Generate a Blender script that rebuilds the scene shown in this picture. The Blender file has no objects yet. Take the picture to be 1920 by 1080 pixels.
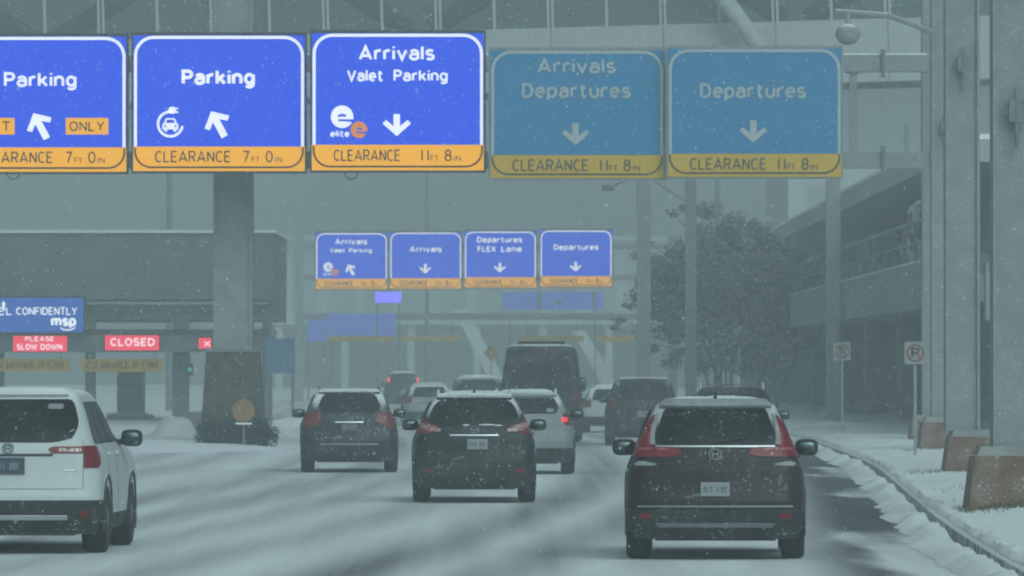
import bpy, bmesh, math, random
import numpy as np
from mathutils import Vector, Matrix
R = math.radians
S = bpy.context.scene
COL = S.collection

# ------------------------------------------------------------------ camera, sky, sun, exposure
F = 12000.0          # focal length in pixels of a 1920 wide frame
CAMH = 2.0
cam = bpy.data.cameras.new('camera'); cam.sensor_width = 36.0; cam.lens = 36.0 * F / 1920.0
cam.clip_start = 1.0; cam.clip_end = 5000.0
camo = bpy.data.objects.new('camera', cam); COL.objects.link(camo)
cam.dof.use_dof = True; cam.dof.focus_distance = 88.0; cam.dof.aperture_fstop = 7.5
camo.location = (0, 0, CAMH); camo.rotation_euler = (R(90) + math.atan(150.0 / F), 0, 0)
S.camera = camo

W = bpy.data.worlds.new('World'); S.world = W; W.use_nodes = True
nt = W.node_tree; bg = nt.nodes['Background']
sky = nt.nodes.new('ShaderNodeTexSky'); sky.sky_type = 'NISHITA'; sky.sun_disc = False
sky.sun_elevation = R(38); sky.sun_rotation = R(160); sky.dust_density = 6.0; sky.air_density = 1.0
hs = nt.nodes.new('ShaderNodeHueSaturation'); hs.inputs['Saturation'].default_value = 0.12
nt.links.new(sky.outputs['Color'], hs.inputs['Color'])
tint = nt.nodes.new('ShaderNodeMix'); tint.data_type = 'RGBA'; tint.blend_type = 'MULTIPLY'
tint.inputs['Factor'].default_value = 1.0
tint.inputs['B'].default_value = (0.735, 1.0, 1.05, 1)
nt.links.new(hs.outputs['Color'], tint.inputs['A'])
nt.links.new(tint.outputs['Result'], bg.inputs['Color'])
bg.inputs['Strength'].default_value = 0.11

sun = bpy.data.lights.new('sun', 'SUN'); sun.energy = 0.6; sun.angle = R(60); sun.color = (0.92, 1.0, 0.97)
suno = bpy.data.objects.new('sun', sun); COL.objects.link(suno)
suno.rotation_euler = (R(52), 0, R(20)); suno.location = (0, -40, 60)

S.view_settings.view_transform = 'Standard'; S.view_settings.look = 'None'
S.view_settings.exposure = -0.42; S.view_settings.gamma = 1.0
S.view_settings.use_curve_mapping = False
S.render.engine = 'CYCLES'
S.cycles.volume_bounces = 5; S.cycles.max_bounces = 10; S.cycles.diffuse_bounces = 3
S.cycles.transparent_max_bounces = 16
S.cycles.use_denoising = True
S.cycles.filter_width = 2.0

HAZE = 0.0025
rnd = random.Random(7)

def at(px, py, D):
    """point seen at photo pixel (px, py), D metres down the road"""
    return Vector(((px - 960) / F * D, D, CAMH - (py - 690) / F * D))

# ------------------------------------------------------------------ materials
def mat(name, col, rough=0.6, metal=0.0, coat=0.0, emit=None, estr=1.0, var=0.0, vscale=6.0, spec=0.5):
    m = bpy.data.materials.new(name); m.use_nodes = True
    n = m.node_tree.nodes; l = m.node_tree.links; b = n['Principled BSDF']
    b.inputs['Base Color'].default_value = (*col, 1)
    b.inputs['Roughness'].default_value = rough; b.inputs['Metallic'].default_value = metal
    b.inputs['Coat Weight'].default_value = coat; b.inputs['Specular IOR Level'].default_value = spec
    if emit:
        b.inputs['Emission Color'].default_value = (*emit, 1); b.inputs['Emission Strength'].default_value = estr
    if var:
        tc = n.new('ShaderNodeTexCoord'); nz = n.new('ShaderNodeTexNoise')
        nz.inputs['Scale'].default_value = vscale; nz.inputs['Detail'].default_value = 6
        l.new(tc.outputs['Object'], nz.inputs['Vector'])
        rp = n.new('ShaderNodeValToRGB')
        rp.color_ramp.elements[0].position = 0.3; rp.color_ramp.elements[1].position = 0.72
        rp.color_ramp.elements[0].color = (*[c * (1 - var) for c in col], 1)
        rp.color_ramp.elements[1].color = (*[min(1, c * (1 + var)) for c in col], 1)
        l.new(nz.outputs['Fac'], rp.inputs['Fac']); l.new(rp.outputs['Color'], b.inputs['Base Color'])
    return m

def snowy(name, col, rough=0.35, coat=0.4, metal=0.0, amount=0.5, top=0.55, dust=0.12, salt=0.0):
    """paint with driven snow: flecks caught by noise, snow lying where the surface looks up"""
    m = mat(name, col, rough, metal, coat)
    n = m.node_tree.nodes; l = m.node_tree.links; b = n['Principled BSDF']
    tc = n.new('ShaderNodeTexCoord'); ge = n.new('ShaderNodeNewGeometry')
    sx = n.new('ShaderNodeSeparateXYZ'); l.new(ge.outputs['Normal'], sx.inputs[0])
    n1 = n.new('ShaderNodeTexNoise'); n1.inputs['Scale'].default_value = 24; n1.inputs['Detail'].default_value = 4
    l.new(tc.outputs['Object'], n1.inputs['Vector'])
    n2 = n.new('ShaderNodeTexNoise'); n2.inputs['Scale'].default_value = 3.2; n2.inputs['Detail'].default_value = 5
    l.new(tc.outputs['Object'], n2.inputs['Vector'])
    def mr(src, a, b_, c, d):
        x = n.new('ShaderNodeMapRange'); x.interpolation_type = 'SMOOTHSTEP'
        x.inputs['From Min'].default_value = a; x.inputs['From Max'].default_value = b_
        x.inputs['To Min'].default_value = c; x.inputs['To Max'].default_value = d
        l.new(src, x.inputs['Value']); return x.outputs['Result']
    def op(o, a, b_):
        x = n.new('ShaderNodeMath'); x.operation = o; x.use_clamp = o != 'MULTIPLY'
        for i, s in enumerate((a, b_)):
            if isinstance(s, (int, float)): x.inputs[i].default_value = s
            else: l.new(s, x.inputs[i])
        return x.outputs[0]
    fle = op('MULTIPLY', mr(n1.outputs['Fac'], 0.57, 0.68, 0, amount), mr(n2.outputs['Fac'], 0.40, 0.62, 0.15, 1))
    up = op('MULTIPLY', mr(sx.outputs['Z'], top, top + 0.3, 0, 1), mr(n1.outputs['Fac'], 0.25, 0.5, 0.55, 1))
    film = mr(n2.outputs['Fac'], 0.3, 0.75, 0, dust)
    f = op('ADD', op('ADD', fle, up), film)
    mx = n.new('ShaderNodeMix'); mx.data_type = 'RGBA'
    mx.inputs['A'].default_value = (*col, 1); mx.inputs['B'].default_value = (0.72, 0.74, 0.75, 1)
    l.new(f, mx.inputs['Factor']); l.new(mx.outputs['Result'], b.inputs['Base Color'])
    rr = n.new('ShaderNodeMix'); rr.data_type = 'FLOAT'
    rr.inputs['A'].default_value = rough; rr.inputs['B'].default_value = 0.85
    l.new(f, rr.inputs['Factor']); l.new(rr.outputs['Result'], b.inputs['Roughness'])
    return m

M = {}
M['steel'] = snowy('painted_steel', (0.21, 0.225, 0.225), 0.7, 0.0, amount=0.25, dust=0.10)
M['steel_pale'] = snowy('pale_steel', (0.33, 0.35, 0.35), 0.7, 0.0, amount=0.25, dust=0.12)
M['steel_dark'] = mat('dark_steel', (0.16, 0.175, 0.18), 0.6, var=0.25)
M['cabinet'] = mat('sign_cabinet', (0.03, 0.035, 0.045), 0.6)
M['concrete'] = mat('concrete', (0.24, 0.24, 0.23), 0.9, var=0.25, vscale=2.0)
M['concrete_dark'] = mat('dark_concrete', (0.20, 0.207, 0.20), 0.9, var=0.3, vscale=1.3)  # underpass shade and distance haze both worked into this tone
M['plaza'] = mat('plaza_cladding', (0.15, 0.16, 0.162), 0.8, var=0.2, vscale=0.8)  # cladding lightened, part of the haze fade sits in the colour
M['plaza_light'] = mat('plaza_trim', (0.33, 0.34, 0.34), 0.7, var=0.15)
M['kerb'] = snowy('kerb_concrete', (0.16, 0.165, 0.165), 0.9, 0.0, amount=0.9, top=0.3, dust=0.8)
M['thin_snow'] = mat('thin_snow', (0.27, 0.285, 0.285), 0.85, var=0.25, vscale=9)
M['orange_dim'] = mat('muted_orange', (0.25, 0.135, 0.05), 0.7)  # orange muted in its base colour
M['truss'] = mat('dark_truss', (0.05, 0.06, 0.07), 0.7)
M['pale_wall'] = mat('pale_wall', (0.40, 0.42, 0.42), 0.85, var=0.12, vscale=0.4)  # distance haze is mixed into this pale base colour
M['pale_window'] = mat('haze_paled_window', (0.26, 0.30, 0.31), 0.5)  # glass colour paled to carry the haze fade
M['rust'] = snowy('rusty_brown_steel', (0.145, 0.074, 0.040), 0.8, 0.0, amount=0.4, top=0.6, dust=0.10)
M['brown'] = mat('brown_cladding', (0.065, 0.058, 0.045), 0.85, var=0.5, vscale=3.0)
M['snow'] = mat('snow', (0.78, 0.80, 0.81), 0.9, var=0.06, vscale=5.0)
M['black'] = mat('black_plastic', (0.012, 0.013, 0.014), 0.55)
M['tyre'] = snowy('tyre_rubber', (0.010, 0.010, 0.011), 0.9, 0.0, amount=0.15, top=2.0, dust=0.03)
M['rim'] = mat('alloy', (0.32, 0.33, 0.34), 0.35, 0.9)
M['chrome'] = mat('chrome', (0.40, 0.42, 0.42), 0.25, 1.0)
M['glass'] = snowy('tinted_glass', (0.006, 0.008, 0.009), 0.3, 0.0, amount=0.2, top=2.0, dust=0.02)
M['glass'].node_tree.nodes['Principled BSDF'].inputs['Specular IOR Level'].default_value = 0.2
M['lens_red'] = mat('red_lens', (0.17, 0.003, 0.012), 0.35, coat=0.15, spec=0.25)
M['lens_highlight'] = mat('painted_lens_highlight', (0.34, 0.09, 0.10), 0.4)  # highlight on the red lens, painted as a pale pink strip
M['lens_dim'] = mat('dusty_red_lens', (0.17, 0.02, 0.025), 0.5, spec=0.2)
M['lens_clear'] = mat('clear_lens', (0.50, 0.38, 0.35), 0.25, coat=0.5)
M['lamp_red'] = mat('lit_brake_lamp', (0.5, 0.01, 0.02), 0.3, emit=(1.0, 0.03, 0.07), estr=1.6)
M['plate'] = mat('plate_white', (0.27, 0.29, 0.30), 0.5)
M['plate_ink'] = mat('plate_ink', (0.05, 0.06, 0.09), 0.6)
M['strut_white'] = mat('strut_white', (0.55, 0.57, 0.57), 0.7)
M['sign_white'] = mat('sign_white', (0.24, 0.255, 0.255), 0.5)
M['sign_black'] = mat('sign_black', (0.02, 0.02, 0.02), 0.5)
M['sign_red'] = mat('sign_red', (0.20, 0.035, 0.035), 0.5)
M['orange'] = mat('orange_sheeting', (0.75, 0.26, 0.02), 0.5)
M['amber_bar'] = mat('amber_bar', (0.62, 0.36, 0.02), 0.6, var=0.25)
M['blue_panel'] = mat('blue_panel', (0.13, 0.27, 0.42), 0.6)  # blue lightened so the colour itself holds a hazy fade
M['bark'] = mat('bark', (0.045, 0.038, 0.032), 0.9, var=0.3)
M['leaf_a'] = mat('dry_leaf_dark', (0.115, 0.11, 0.102), 0.85)  # both leaf tones lightened to take on some distance haze
M['leaf_b'] = mat('dry_leaf_brown', (0.15, 0.138, 0.122), 0.85)
M['needle'] = mat('evergreen', (0.022, 0.034, 0.028), 0.85, var=0.4)
M['straw'] = mat('dead_grass', (0.10, 0.085, 0.055), 0.9)

def paint(name, col, **k):
    k.setdefault('coat', 0.0); k.setdefault('rough', 0.40)
    m = snowy(name, col, **k); m.node_tree.nodes['Principled BSDF'].inputs['Specular IOR Level'].default_value = 0.25
    return m

# lit / unlit sign face palettes
def pal(tag, lit):
    if lit:
        e = lit
        return dict(
            blue=mat(tag + '_blue', (0.01, 0.03, 0.3), 0.6, emit=(0.0, 0.070, 0.98), estr=e, spec=0.1),
            white=mat(tag + '_white', (0.5, 0.5, 0.5), 0.6, emit=(0.92, 0.92, 1.0), estr=e * 1.15, spec=0.1),
            amber=mat(tag + '_amber', (0.4, 0.2, 0.01), 0.6, emit=(1.0, 0.42, 0.0), estr=e * 1.15, spec=0.1),
            orange=mat(tag + '_orange', (0.4, 0.15, 0.02), 0.6, emit=(0.95, 0.26, 0.06), estr=e * 0.8, spec=0.1),
            ink=mat(tag + '_ink', (0.02, 0.02, 0.01), 0.7), frame=M['cabinet'])
    return dict(
        blue=mat(tag + '_blue', (0.0, 0.185, 0.40), 0.6, var=0.05, vscale=2),
        white=mat(tag + '_white', (0.40, 0.44, 0.45), 0.6),
        amber=mat(tag + '_amber', (0.64, 0.36, 0.001), 0.6, var=0.04, vscale=2),
        orange=M['orange'], ink=mat(tag + '_ink', (0.05, 0.05, 0.03), 0.7), frame=M['steel'])

# ------------------------------------------------------------------ object helpers
def tag(o, label=None, cat=None, group=None, kind=None):
    if label: o['label'] = label
    if cat: o['category'] = cat
    if group: o['group'] = group
    if kind: o['kind'] = kind
    return o

def thing(name, label, cat, loc=(0, 0, 0), rz=0.0, group=None):
    o = bpy.data.objects.new(name, None); COL.objects.link(o)
    o.empty_display_size = 0.3
    o.location = loc; o.rotation_euler = (0, 0, rz)
    return tag(o, label, cat, group)

class MB:
    def __init__(s): s.v = []; s.f = []; s.m = []
    def add(s, vs, fs, mi=0):
        b = len(s.v); s.v += [tuple(v) for v in vs]
        for f in fs: s.f.append(tuple(b + i for i in f)); s.m.append(mi)
    def box(s, x0, x1, y0, y1, z0, z1, mi=0):
        s.add([(x0, y0, z0), (x1, y0, z0), (x1, y1, z0), (x0, y1, z0), (x0, y0, z1), (x1, y0, z1), (x1, y1, z1), (x0, y1, z1)],
              [(3, 2, 1, 0), (4, 5, 6, 7), (0, 1, 5, 4), (1, 2, 6, 5), (2, 3, 7, 6), (3, 0, 4, 7)], mi); return s
    def frustum(s, c0, h0, c1, h1, mi=0):
        (x, y, z), (a, b) = c0, h0; (X, Y, Z), (A, B) = c1, h1
        s.add([(x - a, y - b, z), (x + a, y - b, z), (x + a, y + b, z), (x - a, y + b, z),
               (X - A, Y - B, Z), (X + A, Y - B, Z), (X + A, Y + B, Z), (X - A, Y + B, Z)],
              [(3, 2, 1, 0), (4, 5, 6, 7), (0, 1, 5, 4), (1, 2, 6, 5), (2, 3, 7, 6), (3, 0, 4, 7)], mi); return s
    def tube(s, p0, p1, r0, r1=None, n=10, mi=0):
        r1 = r0 if r1 is None else r1
        p0 = Vector(p0); p1 = Vector(p1); d = (p1 - p0).normalized()
        a = d.cross(Vector((0, 0, 1)) if abs(d.z) < 0.9 else Vector((1, 0, 0))).normalized(); b = d.cross(a)
        vs = []
        for p, r in ((p0, r0), (p1, r1)):
            for i in range(n):
                t = 2 * math.pi * i / n; vs.append(p + a * (r * math.cos(t)) + b * (r * math.sin(t)))
        fs = [(i, (i + 1) % n, n + (i + 1) % n, n + i) for i in range(n)]
        fs += [tuple(range(n - 1, -1, -1)), tuple(range(n, 2 * n))]
        s.add(vs, fs, mi); return s
    def lathe_x(s, prof, cx, cy, cz, n=28, mi=0):
        """prof: list of (x, r) spun round the x axis"""
        vs = []
        for x, r in prof:
            for i in range(n):
                t = 2 * math.pi * i / n; vs.append((cx + x, cy + r * math.cos(t), cz + r * math.sin(t)))
        k = len(prof); fs = []
        for j in range(k - 1):
            for i in range(n):
                fs.append((j * n + i, j * n + (i + 1) % n, (j + 1) * n + (i + 1) % n, (j + 1) * n + i))
        fs += [tuple(range(n)), tuple(range((k - 1) * n + n - 1, (k - 1) * n - 1, -1))]
        s.add(vs, fs, mi); return s
    def lathe_z(s, prof, cx=0, cy=0, n=16, mi=0):
        vs = []
        for r, z in prof:
            for i in range(n):
                t = 2 * math.pi * i / n; vs.append((cx + r * math.cos(t), cy + r * math.sin(t), z))
        k = len(prof); fs = []
        for j in range(k - 1):
            for i in range(n):
                fs.append((j * n + i, j * n + (i + 1) % n, (j + 1) * n + (i + 1) % n, (j + 1) * n + i))
        fs += [tuple(range(n - 1, -1, -1)), tuple(range((k - 1) * n, k * n))]
        s.add(vs, fs, mi); return s
    def ellipsoid(s, c, r, n=14, m=8, p=1.0, mi=0):
        vs = []; fs = []
        sg = lambda v: math.copysign(abs(v) ** p, v)
        for j in range(m + 1):
            ph = -math.pi / 2 + math.pi * j / m
            for i in range(n):
                t = 2 * math.pi * i / n
                vs.append((c[0] + r[0] * sg(math.cos(ph)) * sg(math.cos(t)), c[1] + r[1] * sg(math.cos(ph)) * sg(math.sin(t)), c[2] + r[2] * sg(math.sin(ph))))
        for j in range(m):
            for i in range(n):
                fs.append((j * n + i, j * n + (i + 1) % n, (j + 1) * n + (i + 1) % n, (j + 1) * n + i))
        s.add(vs, fs, mi); return s
    def poly(s, pts, y0, y1, mi=0):
        """2-D outline in x, z (counter-clockwise seen from the front, -y) given depth y0 (front) .. y1"""
        n = len(pts)
        ar = sum(pts[i][0] * pts[(i + 1) % n][1] - pts[(i + 1) % n][0] * pts[i][1] for i in range(n))
        if ar < 0: pts = pts[::-1]
        vs = [(x, y0, z) for x, z in pts] + [(x, y1, z) for x, z in pts]
        fs = [tuple(range(n)), tuple(range(2 * n - 1, n - 1, -1))]
        fs += [(i, n + i, n + (i + 1) % n, (i + 1) % n) for i in range(n)]
        s.add(vs, fs, mi); return s
    def ribbon(s, pts, w, y0, y1, closed=False, mi=0):
        """flat band of width w along a 2-D path in x, z"""
        n = len(pts); L = []; Rr = []
        for i in range(n):
            a = Vector(pts[(i - 1) % n] if (closed or i) else pts[i]); b = Vector(pts[(i + 1) % n] if (closed or i < n - 1) else pts[i])
            d = (b - a).normalized(); q = Vector((-d.y, d.x)) * (w / 2); p = Vector(pts[i])
            L.append(p + q); Rr.append(p - q)
        for i in range(n if closed else n - 1):
            j = (i + 1) % n
            vs = [(L[i].x, y0, L[i].y), (Rr[i].x, y0, Rr[i].y), (Rr[j].x, y0, Rr[j].y), (L[j].x, y0, L[j].y),
                  (L[i].x, y1, L[i].y), (Rr[i].x, y1, Rr[i].y), (Rr[j].x, y1, Rr[j].y), (L[j].x, y1, L[j].y)]
            s.add(vs, [(0, 1, 2, 3), (0, 3, 7, 4), (1, 5, 6, 2)], mi)
        return s
    def stroke(s, pts, w, y0, y1, closed=False):
        """band along a 2-D path with mitred corners"""
        n = len(pts); P = [Vector(p) for p in pts]; L = []; Q = []
        for i in range(n):
            pv = P[i - 1] if (closed or i) else None; nx = P[(i + 1) % n] if (closed or i < n - 1) else None
            d1 = (P[i] - pv).normalized() if pv is not None else None; d2 = (nx - P[i]).normalized() if nx is not None else None
            d1 = d1 or d2; d2 = d2 or d1; n1 = Vector((-d1.y, d1.x)); n2 = Vector((-d2.y, d2.x)); m = n1 + n2
            m = n2 if m.length < 1e-4 else m.normalized(); m = m * (w / 2 / max(0.45, m.dot(n1)))
            L.append(P[i] + m); Q.append(P[i] - m)
        for i in range(n if closed else n - 1):
            j = (i + 1) % n
            s.add([(L[i].x, y0, L[i].y), (Q[i].x, y0, Q[i].y), (Q[j].x, y0, Q[j].y), (L[j].x, y0, L[j].y),
                   (L[i].x, y1, L[i].y), (Q[i].x, y1, Q[i].y), (Q[j].x, y1, Q[j].y), (L[j].x, y1, L[j].y)], [(0, 1, 2, 3), (0, 3, 7, 4), (1, 5, 6, 2)])
        return s
    def build(s, name, mats, parent=None, smooth=0.0):
        me = bpy.data.meshes.new(name); me.from_pydata(s.v, [], s.f)
        mats = mats if isinstance(mats, (list, tuple)) else [mats]
        for m in mats: me.materials.append(m)
        if len(mats) > 1: me.polygons.foreach_set('material_index', s.m)
        me.update()
        if smooth:
            me.shade_smooth(); me.set_sharp_from_angle(angle=R(smooth))
        o = bpy.data.objects.new(name, me); COL.objects.link(o)
        if parent: o.parent = parent
        return o

def _a(cx, cy, rx, ry, a0, a1, n=14):
    return [(cx + rx * math.cos(R(a0 + (a1 - a0) * i / n)), cy + ry * math.sin(R(a0 + (a1 - a0) * i / n))) for i in range(n + 1)]
_o = lambda cx, cy, rx, ry: ('o', _a(cx, cy, rx, ry, 0, 345, 23))
# plain road-sign lettering drawn as strokes: glyph -> (width, strokes), capitals one unit high
GL = {
 ' ': (0.22, []),
 'A': (.70, [[(0, 0), (.35, 1), (.70, 0)], [(.12, .29), (.58, .29)]]), 'C': (.56, [_a(.31, .5, .31, .5, 48, 312, 20)]),
 'D': (.58, [[(0, 0), (0, 1), (.24, 1)] + _a(.24, .5, .34, .5, 80, -80) + [(.24, 0), (0, 0)]]), 'E': (.48, [[(.48, 1), (0, 1), (0, 0), (.48, 0)], [(0, .52), (.42, .52)]]),
 'F': (.48, [[(.48, 1), (0, 1), (0, 0)], [(0, .52), (.41, .52)]]), 'I': (0, [[(0, 0), (0, 1)]]), 'L': (.45, [[(0, 1), (0, 0), (.45, 0)]]),
 'N': (.56, [[(0, 0), (0, 1)], [(0, 1), (.56, 0)], [(.56, 0), (.56, 1)]]), 'O': (.62, [_o(.31, .5, .31, .5)]),
 'P': (.54, [[(0, 0), (0, 1), (.30, 1)] + _a(.30, .74, .24, .26, 80, -80, 10) + [(.30, .48), (0, .48)]]),
 'R': (.54, [[(0, 0), (0, 1), (.30, 1)] + _a(.30, .74, .24, .26, 80, -80, 10) + [(.30, .48), (0, .48)], [(.27, .48), (.54, 0)]]),
 'S': (.52, [_a(.26, .745, .25, .255, 35, 262, 14) + _a(.26, .255, .26, .255, 82, -150, 14)]), 'T': (.54, [[(0, 1), (.54, 1)], [(.27, 1), (.27, 0)]]),
 'V': (.66, [[(0, 1), (.33, 0), (.66, 1)]]), 'W': (.92, [[(0, 1), (.23, 0), (.46, .9), (.69, 0), (.92, 1)]]), 'X': (.58, [[(0, 0), (.58, 1)], [(0, 1), (.58, 0)]]),
 'Y': (.62, [[(0, 1), (.31, .48)], [(.62, 1), (.31, .48), (.31, 0)]]),
 'a': (.48, [_a(.24, .47, .24, .25, 155, 0, 10) + [(.48, .25), (.48, 0)], [(.48, .42), (.20, .42)] + _a(.20, .21, .20, .21, 100, 260, 10) + [(.22, 0), (.36, .02), (.48, .14)]]),
 'e': (.50, [[(.02, .37), (.50, .37)] + _a(.25, .36, .25, .36, 8, 312, 18)]), 'g': (.50, [_o(.25, .37, .25, .35), [(.50, .72), (.50, -.06)] + _a(.26, -.06, .24, .22, -10, -150, 10)]),
 'i': (0, [[(0, 0), (0, .72)], [(0, .90), (0, 1.02)]]), 'k': (.48, [[(0, 0), (0, 1.02)], [(.45, .72), (0, .26)], [(.17, .43), (.48, 0)]]), 'l': (0, [[(0, 0), (0, 1.02)]]),
 'm': (.86, [[(0, 0), (0, .72)], [(0, .40)] + _a(.215, .45, .215, .27, 170, 0, 10) + [(.43, 0)], [(.43, .40)] + _a(.645, .45, .215, .27, 170, 0, 10) + [(.86, 0)]]),
 'n': (.48, [[(0, 0), (0, .72)], [(0, .40)] + _a(.24, .45, .24, .27, 170, 0, 12) + [(.48, 0)]]), 'p': (.50, [[(0, .72), (0, -.28)], _o(.25, .36, .25, .36)]),
 'r': (.31, [[(0, 0), (0, .72)], [(0, .38)] + _a(.25, .43, .25, .28, 170, 68, 8)]), 's': (.44, [_a(.22, .54, .205, .18, 30, 262, 12) + _a(.22, .18, .22, .18, 82, -150, 12)]),
 't': (.36, [[(.12, .96), (.12, .2)] + _a(.28, .18, .16, .18, 190, 270, 7) + [(.36, 0)], [(0, .72), (.34, .72)]]), 'u': (.48, [[(0, .72), (0, .26)] + _a(.24, .26, .24, .26, 190, 360, 12) + [(.48, .3)], [(.48, .72), (.48, 0)]]),
 'v': (.52, [[(0, .72), (.26, 0), (.52, .72)]]),
 '0': (.50, [_o(.25, .5, .25, .5)]), '1': (0, [[(0, 0), (0, 1)]]), '7': (.50, [[(0, 1), (.50, 1), (.17, 0)]]), '8': (.50, [_o(.25, .75, .21, .25), _o(.25, .25, .25, .25)]),
}
def put_text(mb, body, x0, x1, base, cap, y, bold=1.0):
    """fit a word between x0 and x1 on a baseline, with the given capital height"""
    sw = 0.175 * cap * bold; gap = 0.27 * (0.7 + 0.3 * bold)
    nat = sum(GL[ch][0] for ch in body) + gap * (len(body) - 1)
    sx = (x1 - x0 - sw) / nat if nat else 1.0; x = x0 + sw / 2; k = 0
    for ch in body:
        w, st = GL[ch]
        for p in st:
            cl = p[0] == 'o'; pts = p[1] if cl else p
            yy = y - 0.0007 * (k % 5); k += 1
            mb.stroke([(x + a * sx, base + sw / 2 + b * (cap - sw)) for a, b in pts], sw, yy, y + 0.012, cl)
        x += (w + gap) * sx

def arc(cx, cz, r, a0, a1, n):
    return [(cx + r * math.cos(R(a0 + (a1 - a0) * i / n)), cz + r * math.sin(R(a0 + (a1 - a0) * i / n))) for i in range(n + 1)]

# ------------------------------------------------------------------ ground, road, kerb, verge
YS = [20, 40, 55, 61, 73, 96, 124, 165, 220, 300, 420, 900, 1480]
KX = [3.9, 4.25, 4.55, 4.7, 5.0, 5.9, 7.0, 7.75, 7.9, 7.2, 6.0, 6.0, 6.0]
def lane_c(y):
    return 1.95 - 0.000539 * (145 - y) ** 2 if y < 200 else 0.32 - 0.02 * min(y - 200, 150)
_kxs = np.linspace(20, 1480, 1461); _kv = np.interp(_kxs, YS, KX)
_kv = np.convolve(np.pad(_kv, 12, 'edge'), np.ones(25) / 25, 'valid')
def kerb_x(y): return float(np.interp(y, _kxs, _kv))

def hash2(x, y, s=0):
    return (math.sin(x * 12.9898 + y * 78.233 + s * 37.7) * 43758.5453) % 1.0
def vnoise(x, y, s=0):
    ix, iy = math.floor(x), math.floor(y); fx, fy = x - ix, y - iy
    fx = fx * fx * (3 - 2 * fx); fy = fy * fy * (3 - 2 * fy)
    a, b, c, d = hash2(ix, iy, s), hash2(ix + 1, iy, s), hash2(ix, iy + 1, s), hash2(ix + 1, iy + 1, s)
    return (a + (b - a) * fx) * (1 - fy) + (c + (d - c) * fx) * fy
def fbm(x, y, s=0):
    return 0.55 * vnoise(x, y, s) + 0.28 * vnoise(x * 2.1, y * 2.1, s + 1) + 0.17 * vnoise(x * 4.3, y * 4.3, s + 2)

g = MB(); g.add([(-600, -90, -0.06), (600, -90, -0.06), (600, 780, -0.06), (-600, 780, -0.06)], [(0, 1, 2, 3)])
tag(g.build('ground', M['snow']), 'open ground under deep fresh snow', 'ground', kind='structure')

# road sheet carries two lengths as attributes: sideways metres from the lane curve, metres from the kerb
ys = list(np.concatenate([np.arange(2, 220, 1.0), np.arange(220, 420, 4), np.arange(420, 761, 20)]))
vs, fs, au, ad = [], [], [], []
NX = 34
for y in ys:
    kx = kerb_x(y)
    for i in range(NX + 1):
        t = i / NX
        x = kx - (1 - t) ** 1.6 * 46
        vs.append((x, y, 0.0)); au.append(x - lane_c(y)); ad.append(kx - x)
for j in range(len(ys) - 1):
    for i in range(NX):
        a = j * (NX + 1) + i; fs.append((a, a + 1, a + NX + 2, a + NX + 1))
me = bpy.data.meshes.new('road'); me.from_pydata(vs, [], fs)
for nm, dat in (('lane_u', au), ('kerb_d', ad)):
    A = me.attributes.new(nm, 'FLOAT', 'POINT'); A.data.foreach_set('value', dat)
road = bpy.data.objects.new('road', me); COL.objects.link(road)
tag(road, 'wide airport road under packed snow with dark wheel tracks', 'road', kind='structure')
m = bpy.data.materials.new('snowy_road'); m.use_nodes = True; me.materials.append(m)
n = m.node_tree.nodes; l = m.node_tree.links; b = n['Principled BSDF']
def N(t, **k):
    x = n.new(t)
    for a, v in k.items(): setattr(x, a, v)
    return x
def MA(o, a, c=None, d=None, clamp=False):
    x = N('ShaderNodeMath', operation=o, use_clamp=clamp)
    for i, s in enumerate((a, c, d)):
        if s is None: continue
        if isinstance(s, (int, float)): x.inputs[i].default_value = s
        else: l.new(s, x.inputs[i])
    return x.outputs[0]
def SM(src, a, c, lo=0.0, hi=1.0):
    x = N('ShaderNodeMapRange', interpolation_type='SMOOTHSTEP')
    for k_, v_ in (('From Min', a), ('From Max', c), ('To Min', lo), ('To Max', hi)): x.inputs[k_].default_value = v_
    l.new(src, x.inputs['Value']); return x.outputs['Result']
tc = N('ShaderNodeTexCoord')
def NZ(sx, sy, det=5, dist=0.0):
    mp = N('ShaderNodeMapping'); mp.inputs['Scale'].default_value = (sx, sy, 1)
    l.new(tc.outputs['Object'], mp.inputs['Vector'])
    z = N('ShaderNodeTexNoise'); z.inputs['Scale'].default_value = 1.0; z.inputs['Detail'].default_value = det
    z.inputs['Distortion'].default_value = dist
    l.new(mp.outputs['Vector'], z.inputs['Vector']); return z.outputs['Fac']
U = N('ShaderNodeAttribute', attribute_name='lane_u').outputs['Fac']
Dk = N('ShaderNodeAttribute', attribute_name='kerb_d').outputs['Fac']
wob = MA('MULTIPLY', MA('SUBTRACT', NZ(0.10, 0.009, 2), 0.5), 0.9)
U2 = MA('ADD', U, wob)
tr = None
for u0, sg, am in ((0.05, 0.60, 0.95), (1.55, 0.55, 0.85), (-1.9, 0.5, 0.45), (-3.5, 0.5, 0.5), (-4.8, 0.6, 0.8), (-6.3, 0.6, 0.7), (-8.6, 0.6, 0.5), (-10.2, 0.6, 0.5), (2.7, 0.35, 0.18), (4.1, 0.35, 0.18)):
    d_ = MA('DIVIDE', MA('SUBTRACT', U2, u0), sg)
    e_ = MA('MULTIPLY', MA('EXPONENT', MA('MULTIPLY', MA('MULTIPLY', d_, d_), -1.0)), am)
    tr = e_ if tr is None else MA('MAXIMUM', tr, e_)
brk = SM(NZ(0.6, 0.008, 5), 0.28, 0.66, 0.55, 1.0)
tr = MA('MULTIPLY', MA('MULTIPLY', tr, brk), SM(NZ(2.6, 0.012, 4), 0.25, 0.62, 0.68, 1.08))
patch = MA('MULTIPLY', SM(NZ(0.5, 0.055, 6, 0.3), 0.38, 0.52), MA('MULTIPLY', SM(Dk, 0.25, 0.55), MA('SUBTRACT', 1.0, SM(Dk, 1.0, 2.1))))
slush = N('ShaderNodeMix', data_type='RGBA')
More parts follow.
